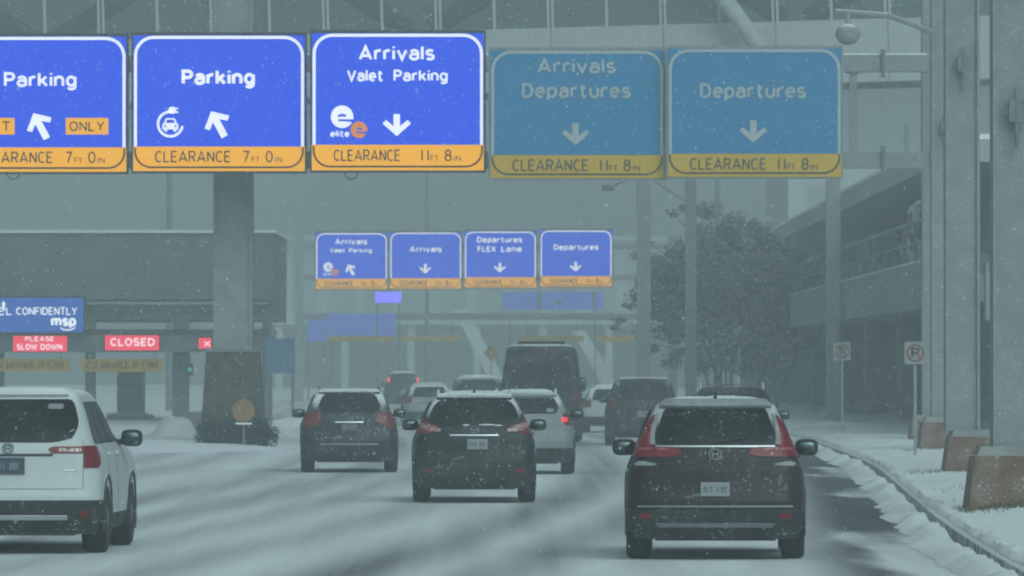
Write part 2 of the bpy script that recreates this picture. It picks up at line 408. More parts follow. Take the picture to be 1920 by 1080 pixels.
slush.inputs['A'].default_value = (0.76, 0.78, 0.79, 1); slush.inputs['B'].default_value = (0.19, 0.195, 0.20, 1)
l.new(MA('MULTIPLY', tr, 0.9), slush.inputs['Factor'])
asp = N('ShaderNodeMix', data_type='RGBA'); asp.inputs['B'].default_value = (0.085, 0.09, 0.095, 1)
l.new(slush.outputs['Result'], asp.inputs['A']); l.new(MA('MULTIPLY', patch, 0.95), asp.inputs['Factor'])
fine = N('ShaderNodeMix', data_type='RGBA', blend_type='MULTIPLY'); fine.inputs['Factor'].default_value = 1.0
l.new(asp.outputs['Result'], fine.inputs['A'])
cr = N('ShaderNodeCombineColor'); ff = SM(NZ(1.6, 0.05, 7), 0.25, 0.75, 0.84, 1.06)
for i in range(3): l.new(ff, cr.inputs[i])
l.new(cr.outputs[0], fine.inputs['B']); l.new(fine.outputs['Result'], b.inputs['Base Color'])
b.inputs['Roughness'].default_value = 0.95; b.inputs['Specular IOR Level'].default_value = 0.03
bp = N('ShaderNodeBump'); bp.inputs['Strength'].default_value = 0.35; bp.inputs['Distance'].default_value = 0.05
l.new(NZ(3.0, 0.25, 6), bp.inputs['Height']); l.new(bp.outputs['Normal'], b.inputs['Normal'])

# kerb: a swept step with snow lying on top and a ridge of ploughed snow in the gutter
def sweep(name, prof, mats, mis, step=0.5, y0=20, y1=420, jit=None):
    q = MB(); yy = np.arange(y0, y1, step); P = len(prof)
    vv = []
    for y in yy:
        kx = kerb_x(y)
        for i, (dx, z) in enumerate(prof):
            j = jit(i, y) if jit else (0, 0)
            vv.append((kx + dx + j[0], y, z + j[1]))
    ff = []; mm = []
    for a in range(len(yy) - 1):
        for i in range(P - 1):
            ff.append((a * P + i, a * P + i + 1, (a + 1) * P + i + 1, (a + 1) * P + i)); mm.append(mis[i])
    q.v = vv; q.f = ff; q.m = mm
    return q.build(name, mats, smooth=50)
kb = sweep('kerb', [(0.0, -0.05), (0.02, 0.14), (0.05, 0.16), (0.26, 0.165), (0.26, -0.05)], [M['kerb']], [0, 0, 0, 0])
tag(kb, 'low concrete kerb edging the road', 'kerb', kind='structure')
def jr(i, y):
    a = fbm(y * 0.5, 3.1, 5); c_2 = fbm(y * 1.3, i * 0.5, 9)
    return ((a - 0.5) * 0.30 * (i < 2) + (c_2 - 0.5) * 0.05 * (i < 3), (max(0, a - 0.30) * 0.20 + (c_2 - 0.4) * 0.07 if 0 < i < 4 else 0))
rg = sweep('gutter_snow', [(-0.48, 0.004), (-0.34, 0.035), (-0.20, 0.06), (-0.08, 0.06), (-0.012, 0.02)], [M['snow']], [0, 0, 0, 0], step=0.2, y1=200, jit=jr)
tag(rg, 'ridge of ploughed snow lying along the gutter', 'snow ridge', kind='stuff')
def jt(i, y):
    a = fbm(y * 1.4, 9.7 + i, 8); return ((a - 0.6) * 0.10 * (i == 0), (a - 0.35) * 0.12 if i in (1, 2) else 0)
ct = sweep('kerb_snow', [(0.09, 0.166), (0.12, 0.20), (0.24, 0.21), (0.28, 0.17)], [M['snow']], [0, 0, 0], jit=jt)
tag(ct, 'thin snow capping the kerb top', 'snow cap', kind='stuff')

q = MB(); yy = list(np.arange(20, 240, 0.7)) + list(np.arange(240, 424, 4)); XN = 40
for y in yy:
    kx = kerb_x(y) + 0.255
    for i in range(XN + 1):
        t = (i / XN) ** 1.8; dx = t * 34
        z = 0.15 + min(1, dx * 1.2) * ((fbm(dx * 0.9, y * 0.35, 2) - 0.15) * 0.20 - 0.07 + fbm(dx * 3.7, y * 1.6, 4) * 0.11) * (1 if dx < 9 else 0.3) + 0.004 * min(dx, 6)
        q.v.append((kx + dx, y, z))
for a in range(len(yy) - 1):
    for i in range(XN):
        p = a * (XN + 1) + i; q.f.append((p, p + 1, p + XN + 2, p + XN + 1)); q.m.append(0)
vg = q.build('verge', M['snow'], smooth=60); tag(vg, 'snow covered verge beside the kerb', 'verge', kind='structure')
def verge_z(x, y):
    dx = x - kerb_x(y) - 0.255
    return 0.0 if dx < 0 else 0.15 + min(1, dx * 1.2) * ((fbm(dx * 0.9, y * 0.35, 2) - 0.15) * 0.20 - 0.07 + fbm(dx * 3.7, y * 1.6, 4) * 0.11) * (1 if dx < 9 else 0.3) + 0.004 * min(dx, 6)

# raised island in the fork round the great column, and a ploughed heap beside it
q = MB(); rings = 10; seg = 40
cx, cy = at(437, 830, 160).x, 164
for j in range(rings + 1):
    t = j / rings
    for i in range(seg):
        a = 2 * math.pi * i / seg; r = 1 - t
        x = cx - 1.5 + 4.2 * r * math.cos(a); y = cy + 22 * r * math.sin(a) + 8
        q.v.append((x, y, -0.03 + 0.22 * (1 - r ** 3) + 0.10 * fbm(x, y * 0.5, 3) * (1 - r)))
for j in range(rings):
    for i in range(seg):
        q.f.append((j * seg + i, j * seg + (i + 1) % seg, (j + 1) * seg + (i + 1) % seg, (j + 1) * seg + i)); q.m.append(0)
tag(q.build('traffic_island', M['snow'], smooth=60), 'snowed over island round the foot of the great column', 'traffic island', kind='structure')
def heap(px, py, D, rx, ry, h, sd, label):
    c = at(px, py, D); q = MB(); K = 16; T = 28
    for j in range(K + 1):
        r = 1 - j / K
        for i in range(T):
            a = 2 * math.pi * i / T
            q.v.append((rx * r * math.cos(a), ry * r * math.sin(a), -0.05 + h * (1 - r ** 1.6) * (0.55 + 0.9 * fbm(math.cos(a) * r * 3 + sd, math.sin(a) * r * 3, sd))))
    for j in range(K):
        for i in range(T): q.f.append((j * T + i, j * T + (i + 1) % T, (j + 1) * T + (i + 1) % T, (j + 1) * T + i)); q.m.append(0)
    o = q.build('snow_heap', M['snow'], smooth=60); o.location = (c.x, D, 0)
    tag(o, label, 'snow heap', 'ploughed snow heaps'); return o
heap(330, 830, 166, 0.95, 1.8, 0.75, 1, 'ploughed snow heap at the left foot of the shrub ringed column')
heap(560, 800, 218, 1.6, 3.0, 0.35, 2, 'low ploughed snow heap behind the blue grey suv')
heap(1560, 800, 200, 1.7, 3.5, 0.35, 3, 'low ploughed snow heap right of the leafy tree')

# ------------------------------------------------------------------ vehicles
def pchip(xs, ys_, xq):
    xs = np.array(xs, float); ys_ = np.array(ys_, float); h = np.diff(xs); d = np.diff(ys_) / h
    mm = np.zeros(len(xs)); mm[0] = d[0]; mm[-1] = d[-1]
    for i in range(1, len(xs) - 1):
        if d[i - 1] * d[i] > 0:
            w1 = 2 * h[i] + h[i - 1]; w2 = h[i] + 2 * h[i - 1]
            mm[i] = (w1 + w2) / (w1 / d[i - 1] + w2 / d[i])
    i = np.clip(np.searchsorted(xs, xq) - 1, 0, len(xs) - 2); t = (xq - xs[i]) / h[i]
    return ((1 + 2 * t) * (1 - t) ** 2 * ys_[i] + t * (1 - t) ** 2 * h[i] * mm[i] + t * t * (3 - 2 * t) * ys_[i + 1] + t * t * (t - 1) * h[i] * mm[i + 1])

class Shell:
    """a car body as a stack of rounded plan outlines: levels of (z, half width, rear y, front y)"""
    def __init__(s, lev, rc=(0.24, 0.13), kr=0.05, rf=0.38, kf=0.10):
        s.lev = lev; z = [a[0] for a in lev]; s.z0, s.z1 = z[0], z[-1]
        s.zq = np.linspace(s.z0, s.z1, 400)
        s.w = pchip(z, [a[1] for a in lev], s.zq); s.yr = pchip(z, [a[2] for a in lev], s.zq); s.yf = pchip(z, [a[3] for a in lev], s.zq)
        s.rc, s.kr, s.rf, s.kf = rc, kr, rf, kf
    def at(s, z):
        w = float(np.interp(z, s.zq, s.w)); yr = float(np.interp(z, s.zq, s.yr)); yf = float(np.interp(z, s.zq, s.yf))
        t = min(1, max(0, (z - 0.9) / 0.4)); rc = s.rc[0] + (s.rc[1] - s.rc[0]) * t
        return w, yr, yf, min(rc, w * 0.5), min(s.rf, w * 0.55)
    def rear(s, u, z):
        w, yr, yf, rc, rf = s.at(z); k = s.kr; a = w - rc; U = abs(u); sg = 1 if u >= 0 else -1
        if U <= a: return Vector((sg * U, yr + k * (U / a) ** 2, z))
        if U <= a + rc * math.pi / 2:
            th = (U - a) / rc; return Vector((sg * (a + rc * math.sin(th)), yr + k + rc * (1 - math.cos(th)), z))
        return Vector((sg * w, yr + k + rc + (U - a - rc * math.pi / 2), z))
    def front(s, u, z):
        w, yr, yf, rc, rf = s.at(z); k = s.kf; a = w - rf; U = abs(u); sg = 1 if u >= 0 else -1
        if U <= a: return Vector((sg * U, yf - k * (U / a) ** 2, z))
        th = min(math.pi / 2, (U - a) / rf); return Vector((sg * (a + rf * math.sin(th)), yf - k - rf * (1 - math.cos(th)), z))
    def body(s, nz=44):
        q = MB(); half = []
        zs = np.unique(np.concatenate([np.linspace(s.z0, s.z1, nz), [a[0] for a in s.lev]]))
        rows = []
        for z in zs:
            w, yr, yf, rc, rf = s.at(z); a = w - rc; b_ = w - rf; h = []
            for i in range(8): h.append(s.rear(a * i / 8, z))
            for i in range(7): h.append(s.rear(a + rc * math.pi / 2 * i / 7, z))
            ya = yr + s.kr + rc; yb = yf - s.kf - rf
            for i in range(18): h.append(Vector((w, ya + (yb - ya) * i / 18, z)))
            for i in range(8): h.append(s.front(b_ + rf * math.pi / 2 * (1 - i / 8), z))
            for i in range(7): h.append(s.front(b_ * (1 - i / 6), z))
            full = h + [Vector((-p.x, p.y, p.z)) for p in h[-2:0:-1]]
            rows.append(full)
        n_ = len(rows[0])
        for r in rows: q.v += [tuple(p) for p in r]
        for j in range(len(rows) - 1):
            for i in range(n_):
                q.f.append((j * n_ + i, j * n_ + (i + 1) % n_, (j + 1) * n_ + (i + 1) % n_, (j + 1) * n_ + i)); q.m.append(0)
        q.f.append(tuple(range(n_ - 1, -1, -1))); q.m.append(0)
        b0 = (len(rows) - 1) * n_; q.f.append(tuple(range(b0, b0 + n_))); q.m.append(0)
        return q
    def _sheet(s, q, fn, zs, ul, ur, off, n=10, sink=0.03):
        rows = []; inn = []
        for z, a, b_ in zip(zs, ul, ur):
            ro = []; ri = []
            for i in range(n + 1):
                u = a + (b_ - a) * i / n; e = 0.004
                p = fn(u, z); du = fn(u + e, z) - fn(u - e, z); dz = fn(u, min(z + e, s.z1)) - fn(u, max(z - e, s.z0))
                nn = du.cross(dz).normalized()
                if fn == s.front: nn = -nn
                ro.append(p + nn * off); ri.append(p - nn * sink)
            rows.append(ro); inn.append(ri)
        R_, C_ = len(rows), n + 1; vv = [p for r in rows for p in r] + [p for r in inn for p in r]; o = R_ * C_; ff = []
        flip = fn == s.front
        for j in range(R_ - 1):
            for i in range(n):
                ff.append((j * C_ + i, j * C_ + i + 1, (j + 1) * C_ + i + 1, (j + 1) * C_ + i))
        ed = [(i, i + 1) for i in range(n)] + [((R_ - 1) * C_ + i + 1, (R_ - 1) * C_ + i) for i in range(n)]
        ed += [((j + 1) * C_, j * C_) for j in range(R_ - 1)] + [(j * C_ + n, (j + 1) * C_ + n) for j in range(R_ - 1)]
        for a, b_ in ed: ff.append((b_, a, a + o, b_ + o))
        if flip: ff = [f[::-1] for f in ff]
        q.add(vv, ff); return q
    def rpatch(s, q, zs, ul, ur, off=0.006, n=10, sink=0.03): return s._sheet(q, s.rear, zs, ul, ur, off, n, sink)
    def fpatch(s, q, zs, ul, ur, off=0.006, n=10, sink=0.03): return s._sheet(q, s.front, zs, ul, ur, off, n, sink)
    def spatch(s, q, zs, y0, y1, side, off=0.006, n=8, sink=0.03):
        fn = lambda y, z: Vector((side * s.at(z)[0], y, z))
        if side < 0: y0, y1 = y1, y0
        return s._sheet(q, fn, zs, y0, y1, off, n, sink)

def lerp(pairs, z):
    return float(np.interp(z, [p[0] for p in pairs], [p[1] for p in pairs]))
def rows(z0, z1, n): return [z0 + (z1 - z0) * i / n for i in range(n + 1)]
def rround(zs, f, rad=0.05):
    """soften the ends of an edge function so a patch has rounded corners"""
    a, b_ = zs[0], zs[-1]; out = []
    for z in zs:
        d = min(z - a, b_ - z); k = 0.0
        if d < rad: k = rad - math.sqrt(max(0, rad * rad - (rad - d) ** 2))
        out.append(f(z) - k)
    return out
def zr(z0, z1, n, rad):
    """levels crowded at both ends"""
    t = [0.5 - 0.5 * math.cos(math.pi * i / n) for i in range(n + 1)]
    return [z0 + (z1 - z0) * x for x in t]

def make_wheel(parent, x, y, r, wd, side):
    w = MB(); hw = wd / 2
    w.lathe_x([(-hw, r * 0.66), (-hw, r * 0.90), (-hw * 0.8, r * 0.975), (-hw * 0.5, r), (hw * 0.5, r), (hw * 0.8, r * 0.975), (hw, r * 0.90), (hw, r * 0.66)], 0, 0, 0, 30)
    e = bpy.data.objects.new('wheel', None); COL.objects.link(e); e.parent = parent; e.location = (x, y, r); e.empty_display_size = 0.1
    w.build('tyre', M['tyre'], e, smooth=40)
    k = MB(); xo = side * hw * 0.72
    k.lathe_x([(-hw * 0.6, r * 0.655), (xo - side * 0.05, r * 0.5), (xo - side * 0.05, 0.02)] if side > 0 else [(hw * 0.6, r * 0.655), (xo + 0.05, r * 0.5), (xo + 0.05, 0.02)], 0, 0, 0, 24)
    for i in range(5):
        a = 2 * math.pi * i / 5; ca, sa = math.cos(a), math.sin(a)
        k.tube((xo, 0.02 * ca, 0.02 * sa), (xo, r * 0.64 * ca, r * 0.64 * sa), 0.045, 0.035, 6)
    k.lathe_x([(xo - 0.02, r * 0.60), (xo - 0.02, r * 0.665), (xo + 0.02, r * 0.665), (xo + 0.02, r * 0.60)], 0, 0, 0, 24)
    k.build('rim', M['rim'], e, smooth=40)

def arch_cut(o, cuts):
    """wheel arches cut into the body mesh"""
    cm = bpy.data.meshes.new('c'); q = MB()
    for (y, r, x0, x1, zc) in cuts:
        for sd in (-1, 1):
            a, b_ = sorted((sd * x0, sd * x1))
            q.lathe_x([(a, r), (b_, r)], 0, y, zc, 32)
    cm.from_pydata(q.v, [], q.f); cm.materials.append(M['black']); cm.update()
    bmh = bmesh.new(); bmh.from_mesh(cm); bmesh.ops.recalc_face_normals(bmh, faces=bmh.faces); bmh.to_mesh(cm); bmh.free()
    co = bpy.data.objects.new('c', cm); COL.objects.link(co)
    md = o.modifiers.new('b', 'BOOLEAN'); md.operation = 'DIFFERENCE'; md.object = co; md.solver = 'EXACT'
    try: md.material_mode = 'TRANSFER'
    except Exception: pass
    dg = bpy.context.evaluated_depsgraph_get(); dg.update()
    nm = bpy.data.meshes.new_from_object(o.evaluated_get(dg)); o.modifiers.clear(); old = o.data
    o.data = nm; nm.name = 'body'; bpy.data.meshes.remove(old); bpy.data.objects.remove(co); bpy.data.meshes.remove(cm)
    nm.shade_smooth(); nm.set_sharp_from_angle(angle=R(32))

def car(name, label, cat, px, D, yaw, lev, paint_m, sp, group='vehicles in the snowy traffic', base_z=0.0, X=None):
    x = (px - 960) / F * D if X is None else X
    root = thing(name, label, cat, (x, D, base_z), yaw, group)
    sh = Shell(lev, sp.get('rc', (0.24, 0.13)), sp.get('kr', 0.05), sp.get('rf', 0.40), sp.get('kf', 0.12))
    L = max(a[3] for a in lev); Wd = max(a[1] for a in lev)
    bq = sh.body(); body = bq.build('body', paint_m, root, smooth=32)
    r = sp.get('wheel', 0.35); yw = sp.get('rearw', 0.92); yf = sp.get('frontw', yw + 2.66)
    bmh = bmesh.new(); bmh.from_mesh(body.data); bmesh.ops.recalc_face_normals(bmh, faces=bmh.faces); bmh.to_mesh(body.data); bmh.free()
    arch_cut(body, [(yw, r + 0.055, Wd - 0.36, Wd + 0.2, r + 0.01), (yf, r + 0.055, Wd - 0.36, Wd + 0.2, r + 0.01)])
    wd = sp.get('tyre_w', 0.245)
    for yy_ in (yw, yf):
        for sd in (-1, 1): make_wheel(root, sd * (Wd + 0.005 - wd / 2), yy_, r, wd, sd)
    for yy_ in (yw, yf):
        for sd in (-1, 1):
            q = MB(); ra, xo = r + 0.075, sd * (Wd - 0.012); pts_ = [(xo, yy_ + ra * math.cos(R(a)), r + 0.01 + ra * math.sin(R(a))) for a in range(-25, 206, 11)]
            for a, b_ in zip(pts_[:-1], pts_[1:]): q.tube(a, b_, 0.032, n=6)
            q.build('wheel_arch', M['cladding'], root, smooth=60)
    # rear glass
    z0, z1 = sp['win_z']; zs = zr(z0, z1, 10, 0.05); hw = sp['win_w']
    f = lambda z: lerp(hw, z)
    e = rround(zs, f, sp.get('win_r', 0.06)); q = MB()
    sh.rpatch(q, zs, [-v for v in e], e, 0.007, 16); win = q.build('rear_window', M['glass'], root, smooth=40)
    if 'sticker' in sp:
        su, sz, sw, sh_ = sp['sticker']; q = MB(); zs_ = zr(sz, sz + sh_, 6, 0.02); ed = rround(zs_, lambda z: sw / 2, sh_ / 2)
        sh.rpatch(q, zs_, [su - v for v in ed], [su + v for v in ed], 0.011, 6, 0.0); q.build('sticker', M['sign_white'], win, smooth=40)
    # side glass, windscreen
    gz0, gz1 = sp.get('side_z', (z0 - 0.02, z1 - 0.03)); zs = rows(gz0, gz1, 6)
    yb = sh.at(gz0)[2] - 0.95
    for sd in (-1, 1):
        q = MB()
        ya_ = [sh.at(z)[1] + 0.32 + sp.get('dpil', 0.12) for z in zs]
        yb_ = [sh.at(z)[2] - 0.62 - 0.05 * (z - gz0) for z in zs]
        m1 = [a + (b_ - a) * 0.30 for a, b_ in zip(ya_, yb_)]; m2 = [a + (b_ - a) * 0.66 for a, b_ in zip(ya_, yb_)]
        for A_, B_ in ((ya_, [v - 0.03 for v in m1]), ([v + 0.03 for v in m1], [v - 0.03 for v in m2]), ([v + 0.03 for v in m2], yb_)):
            q = MB(); sh.spatch(q, zs, A_, B_, sd); q.build('side_window', M['glass'], root, smooth=40)
        for yy_ in sp.get('doors', (m1[0], m2[0])):
            zd = rows(0.38, gz0 - 0.02, 8); q = MB(); sh.spatch(q, zd, [yy_] * 9, [yy_ + 0.012] * 9, sd, 0.002, 1)
            q.build('door_seam', M['black'], root)
            zh = [gz0 - 0.13, gz0 - 0.10]; q = MB(); sh.spatch(q, zh, [yy_ + 0.06] * 2, [yy_ + 0.26] * 2, sd, 0.035, 2)
            q.build('door_handle', M['black'] if not sp.get('bright_handles') else paint_m, root)
    zs = rows(gz0 + 0.03, gz1, 8); q = MB(); e = [sh.at(z)[0] - 0.16 for z in zs]
    sh.fpatch(q, zs, [-v for v in e], e, 0.006, 12); q.build('windscreen', M['glass'], root, smooth=40)
    for sd in (-1, 1):
        q = MB(); zs = [0.72, 0.78, 0.84]; a = [Wd - 0.42] * 3; b_ = [Wd + 0.05] * 3
        sh.fpatch(q, zs, [sd * v for v in (a if sd > 0 else b_)], [sd * v for v in (b_ if sd > 0 else a)], 0.01, 8)
        q.build('headlight', M['lens_clear'], root, smooth=40)
    # tail lights: pieces of (levels, inner edge, outer edge)
    for sd in (-1, 1):
        first = None
        for (zs, a, b_, mk) in sp['tail']:
            q = MB(); A_, B_ = ([sd * v for v in a], [sd * v for v in b_]) if sd > 0 else ([sd * v for v in b_], [sd * v for v in a])
            sh.rpatch(q, zs, A_, B_, 0.016, 8)
            mm = M[mk if not isinstance(mk, tuple) else mk[0 if sd < 0 else 1]]
            o = q.build('tail_light' if first is None else 'lens', mm, root if first is None else first, smooth=40)
            if first is None: first = o
    # trim pieces listed as (name, material, levels, half widths or (left, right), stand-off)
    for (nm, mk, zs, a, b_, off) in sp.get('trim', []):
        q = MB(); sh.rpatch(q, zs, a, b_, off, 14); q.build(nm, mk if not isinstance(mk, str) else M[mk], root, smooth=40)
    # dark lower valance and sills
    vz = sp.get('valance', None)
    if vz:
        zs = rows(vz[0], vz[1], 5); q = MB(); e = [sh.at(z)[0] + 0.30 for z in zs]
        sh.rpatch(q, zs, [-v for v in e], e, 0.010, 24); q.build('lower_bumper', M['cladding'], root, smooth=40)
        for sd in (-1, 1):
            zs = rows(sh.z0 + 0.01, 0.42, 3); q = MB()
            sh.spatch(q, zs, [yw + r + 0.09] * 4, [yf - r - 0.09] * 4, sd, 0.012, 10); q.build('sill', M['cladding'], root, smooth=40)
    # plate
    if 'plate' in sp:
        pz, pw, ph, pu = sp['plate']; yp = min(sh.rear(pu + a, z).y for a in (-pw / 2, 0, pw / 2) for z in (pz, pz + ph / 2, pz + ph)) - 0.012
        q = MB(); q.box(pu - pw / 2, pu + pw / 2, yp - 0.012, yp + 0.10, pz, pz + ph)
        pl = q.build('number_plate', M[sp.get('plate_m', 'plate')], root)
        q = MB(); rr = random.Random(int(px) + 5)
        u = pu - pw * 0.40
        while u < pu + pw * 0.36:
            wv = rr.uniform(0.022, 0.032)
            if abs(u + wv / 2 - pu) > 0.02:
                k_ = rr.choice((0, 1, 2)); z0_, z1_ = pz + ph * 0.26, pz + ph * 0.68
                q.box(u, u + wv * 0.35, yp - 0.016, yp - 0.0125, z0_, z1_)
                if k_: q.box(u + wv * 0.36, u + wv, yp - 0.016, yp - 0.0125, z1_ - 0.016, z1_)
                if k_ == 2: q.box(u + wv * 0.7, u + wv, yp - 0.016, yp - 0.0125, z0_, z1_ - 0.017)
            u += wv + 0.011
        q.build('characters', M['plate_ink' if sp.get('plate_m', 'plate') == 'plate' else 'plate'], pl)
    # mirrors
    mz = sp.get('mirror_z', gz0 + 0.02); my = sp.get('mirror_y', sh.at(gz0)[2] - 0.78); ms = sp.get('mirror', (0.125, 0.10, 0.085))
    wm = sh.at(mz)[0]; mx_ = sp.get('mirror_x', Wd + 0.035)
    for sd in (-1, 1):
        q = MB(); q.ellipsoid((sd * (mx_ + ms[0] * 0.2), my, mz), ms, 16, 10, 0.6)
        q.tube((sd * (wm - 0.04), my + 0.03, mz - ms[2] * 0.5), (sd * mx_, my + 0.02, mz - ms[2] * 0.4), 0.035, 0.03, 8)
        mo = q.build('side_mirror', sp.get('mirror_m', M['black']), root, smooth=50)
        q = MB(); q.ellipsoid((sd * (mx_ + ms[0] * 0.2), my - ms[1] * 0.62, mz), (ms[0] * 0.82, ms[1] * 0.42, ms[2] * 0.78), 16, 8, 0.6)
        q.build('mirror_glass', M['mirror'], mo, smooth=50)
    # roof furniture
    zt = sh.z1; yr_t = sh.at(zt - 0.03)[1]; yf_t = sh.at(zt - 0.06)[2]; wt = sh.at(zt - 0.045)[0]
    if sp.get('rails'):
        for sd in (-1, 1):
            q = MB(); xx = sd * (wt - 0.02); zz = zt + sp.get('rail_h', 0.035)
            ptsr = [(xx, yr_t + 0.10, zt - 0.05), (xx, yr_t + 0.22, zz), (xx, yf_t - 0.35, zz), (xx, yf_t - 0.2, zt - 0.05)]
            for a, b_ in zip(ptsr[:-1], ptsr[1:]): q.tube(a, b_, 0.021, n=8)
            q.build('roof_rail', sp.get('rail_m', M['steel_dark']), root, smooth=40)
        if sp.get('crossbar'):
            for yy_ in (yr_t + 0.55, yf_t - 0.75):
                q = MB(); q.box(-wt + 0.02, wt - 0.02, yy_ - 0.03, yy_ + 0.03, zt + 0.03, zt + 0.055); q.build('crossbar', M['steel_dark'], root)
    if sp.get('spoiler'):
        zs_, zw = sp['spoiler']; q = MB(); zz = rows(zs_[0], zs_[1], 4); e = [sh.at(z)[0] - zw for z in zz]
        sh.rpatch(q, zz, [-v for v in e], e, 0.05, 16, 0.05); q.build('spoiler', sp.get('spoiler_m', paint_m), root, smooth=40)
        q = MB(); zc = zs_[0] + 0.02
        if not sp.get('no_high'): sh.rpatch(q, [zc - 0.012, zc + 0.012], [-0.16] * 2, [0.16] * 2, 0.056, 4); (None if sp.get('no_high') else q.build('high_brake_light', M['lamp_red'] if sp.get('lit') else M['lens_red'], root))
    if sp.get('snow', True):
        q = MB(); K, T = 18, 12; ya_, yb_ = yr_t - 0.02, yf_t + 0.05; th = sp.get('snow_t', 0.035)
        for j in range(K + 1):
            for i in range(T + 1):
                a = -1 + 2 * i / T; t = j / K; y = ya_ + (yb_ - ya_) * t
                ed = min(1, (1 - abs(a)) * 5) * min(1, min(t, 1 - t) * 7)
                zz = zt - 0.012 - 0.035 * a ** 4 - 0.02 * (2 * t - 1) ** 4
                q.v.append((a * (wt - 0.03), y, zz + (ed * th * (0.6 + 0.8 * fbm(a * 3 + px, y * 3, 6)))))
        for j in range(K):
            for i in range(T):
                p = j * (T + 1) + i; q.f.append((p, p + 1, p + T + 2, p + T + 1)); q.m.append(0)
        q.build('roof_snow', M['snow'], root, smooth=60)
    if sp.get('aerial'):
        q = MB(); yy_ = yr_t + 0.22
        q.add([(-0.022, yy_ + 0.12, zt), (0.022, yy_ + 0.12, zt), (0.026, yy_ - 0.06, zt), (-0.026, yy_ - 0.06, zt), (-0.005, yy_ - 0.07, zt + 0.085), (0.005, yy_ - 0.07, zt + 0.085), (0.005, yy_ - 0.03, zt + 0.085), (-0.005, yy_ - 0.03, zt + 0.085)],
              [(0, 1, 6, 7), (1, 2, 5, 6), (2, 3, 4, 5), (3, 0, 7, 4), (4, 7, 6, 5)])
        q.build('aerial', M['black'], root)
    if sp.get('wiper'):
        q = MB(); zc = z0 + 0.03; p0 = sh.rear(0.0, zc); p1 = sh.rear(sp['wiper'], zc + 0.05); o_ = Vector((0, -0.03, 0))
        q.tube(p0 + o_, p1 + o_, 0.014, 0.008, 6); q.tube(p0 + o_ * 1.2, p0 + Vector((0, 0.04, 0)), 0.024, n=8); q.build('rear_wiper', M['black'], root)
    # exhaust and under-body
    q = MB(); q.box(-Wd + 0.30, Wd - 0.30, 0.35, L - 0.5, 0.20, sh.z0 + 0.02); q.build('underbody', M['black'], root)
    return root, sh

M['cladding'] = snowy('dark_cladding', (0.010, 0.011, 0.012), 0.8, 0.0, amount=0.4, top=0.6, dust=0.05)
M['mirror'] = mat('mirror_glass', (0.10, 0.13, 0.13), 0.1, 1.0)
c_ = lambda v, n_=1: [v] * n_

def suv_levels(H, Wh, L, belt=1.06, tum=0.30, rake=0.34, hood=0.98):
    """generic two-box profile"""
    return [(0.22, Wh - 0.10, 0.18, L - 0.20), (0.32, Wh - 0.04, 0.06, L - 0.08), (0.46, Wh - 0.008, 0.0, L), (0.62, Wh, 0.0, L),
            (0.70, Wh, 0.035, L - 0.01), (0.80, Wh, 0.055, L - 0.03), (0.92, Wh - 0.012, 0.07, L - 0.10), (hood, Wh - 0.035, 0.085, L - 0.32),
            (belt + 0.01, Wh - 0.075, 0.105, L - 1.05), (belt + 0.10, Wh - 0.115, 0.14, L - 1.42), (belt + 0.10 + (H - belt - 0.1) * 0.45, Wh - 0.115 - tum * 0.38, 0.14 + rake * 0.38, L - 1.78),
            (H - 0.10, Wh - 0.115 - tum * 0.78, 0.12 + rake * 0.86, L - 2.15), (H - 0.045, Wh - 0.12 - tum, 0.12 + rake, L - 2.35),
            (H - 0.015, Wh - 0.20 - tum, 0.20 + rake, L - 2.60), (H, Wh - 0.40 - tum, 0.55 + rake, L - 3.0)]

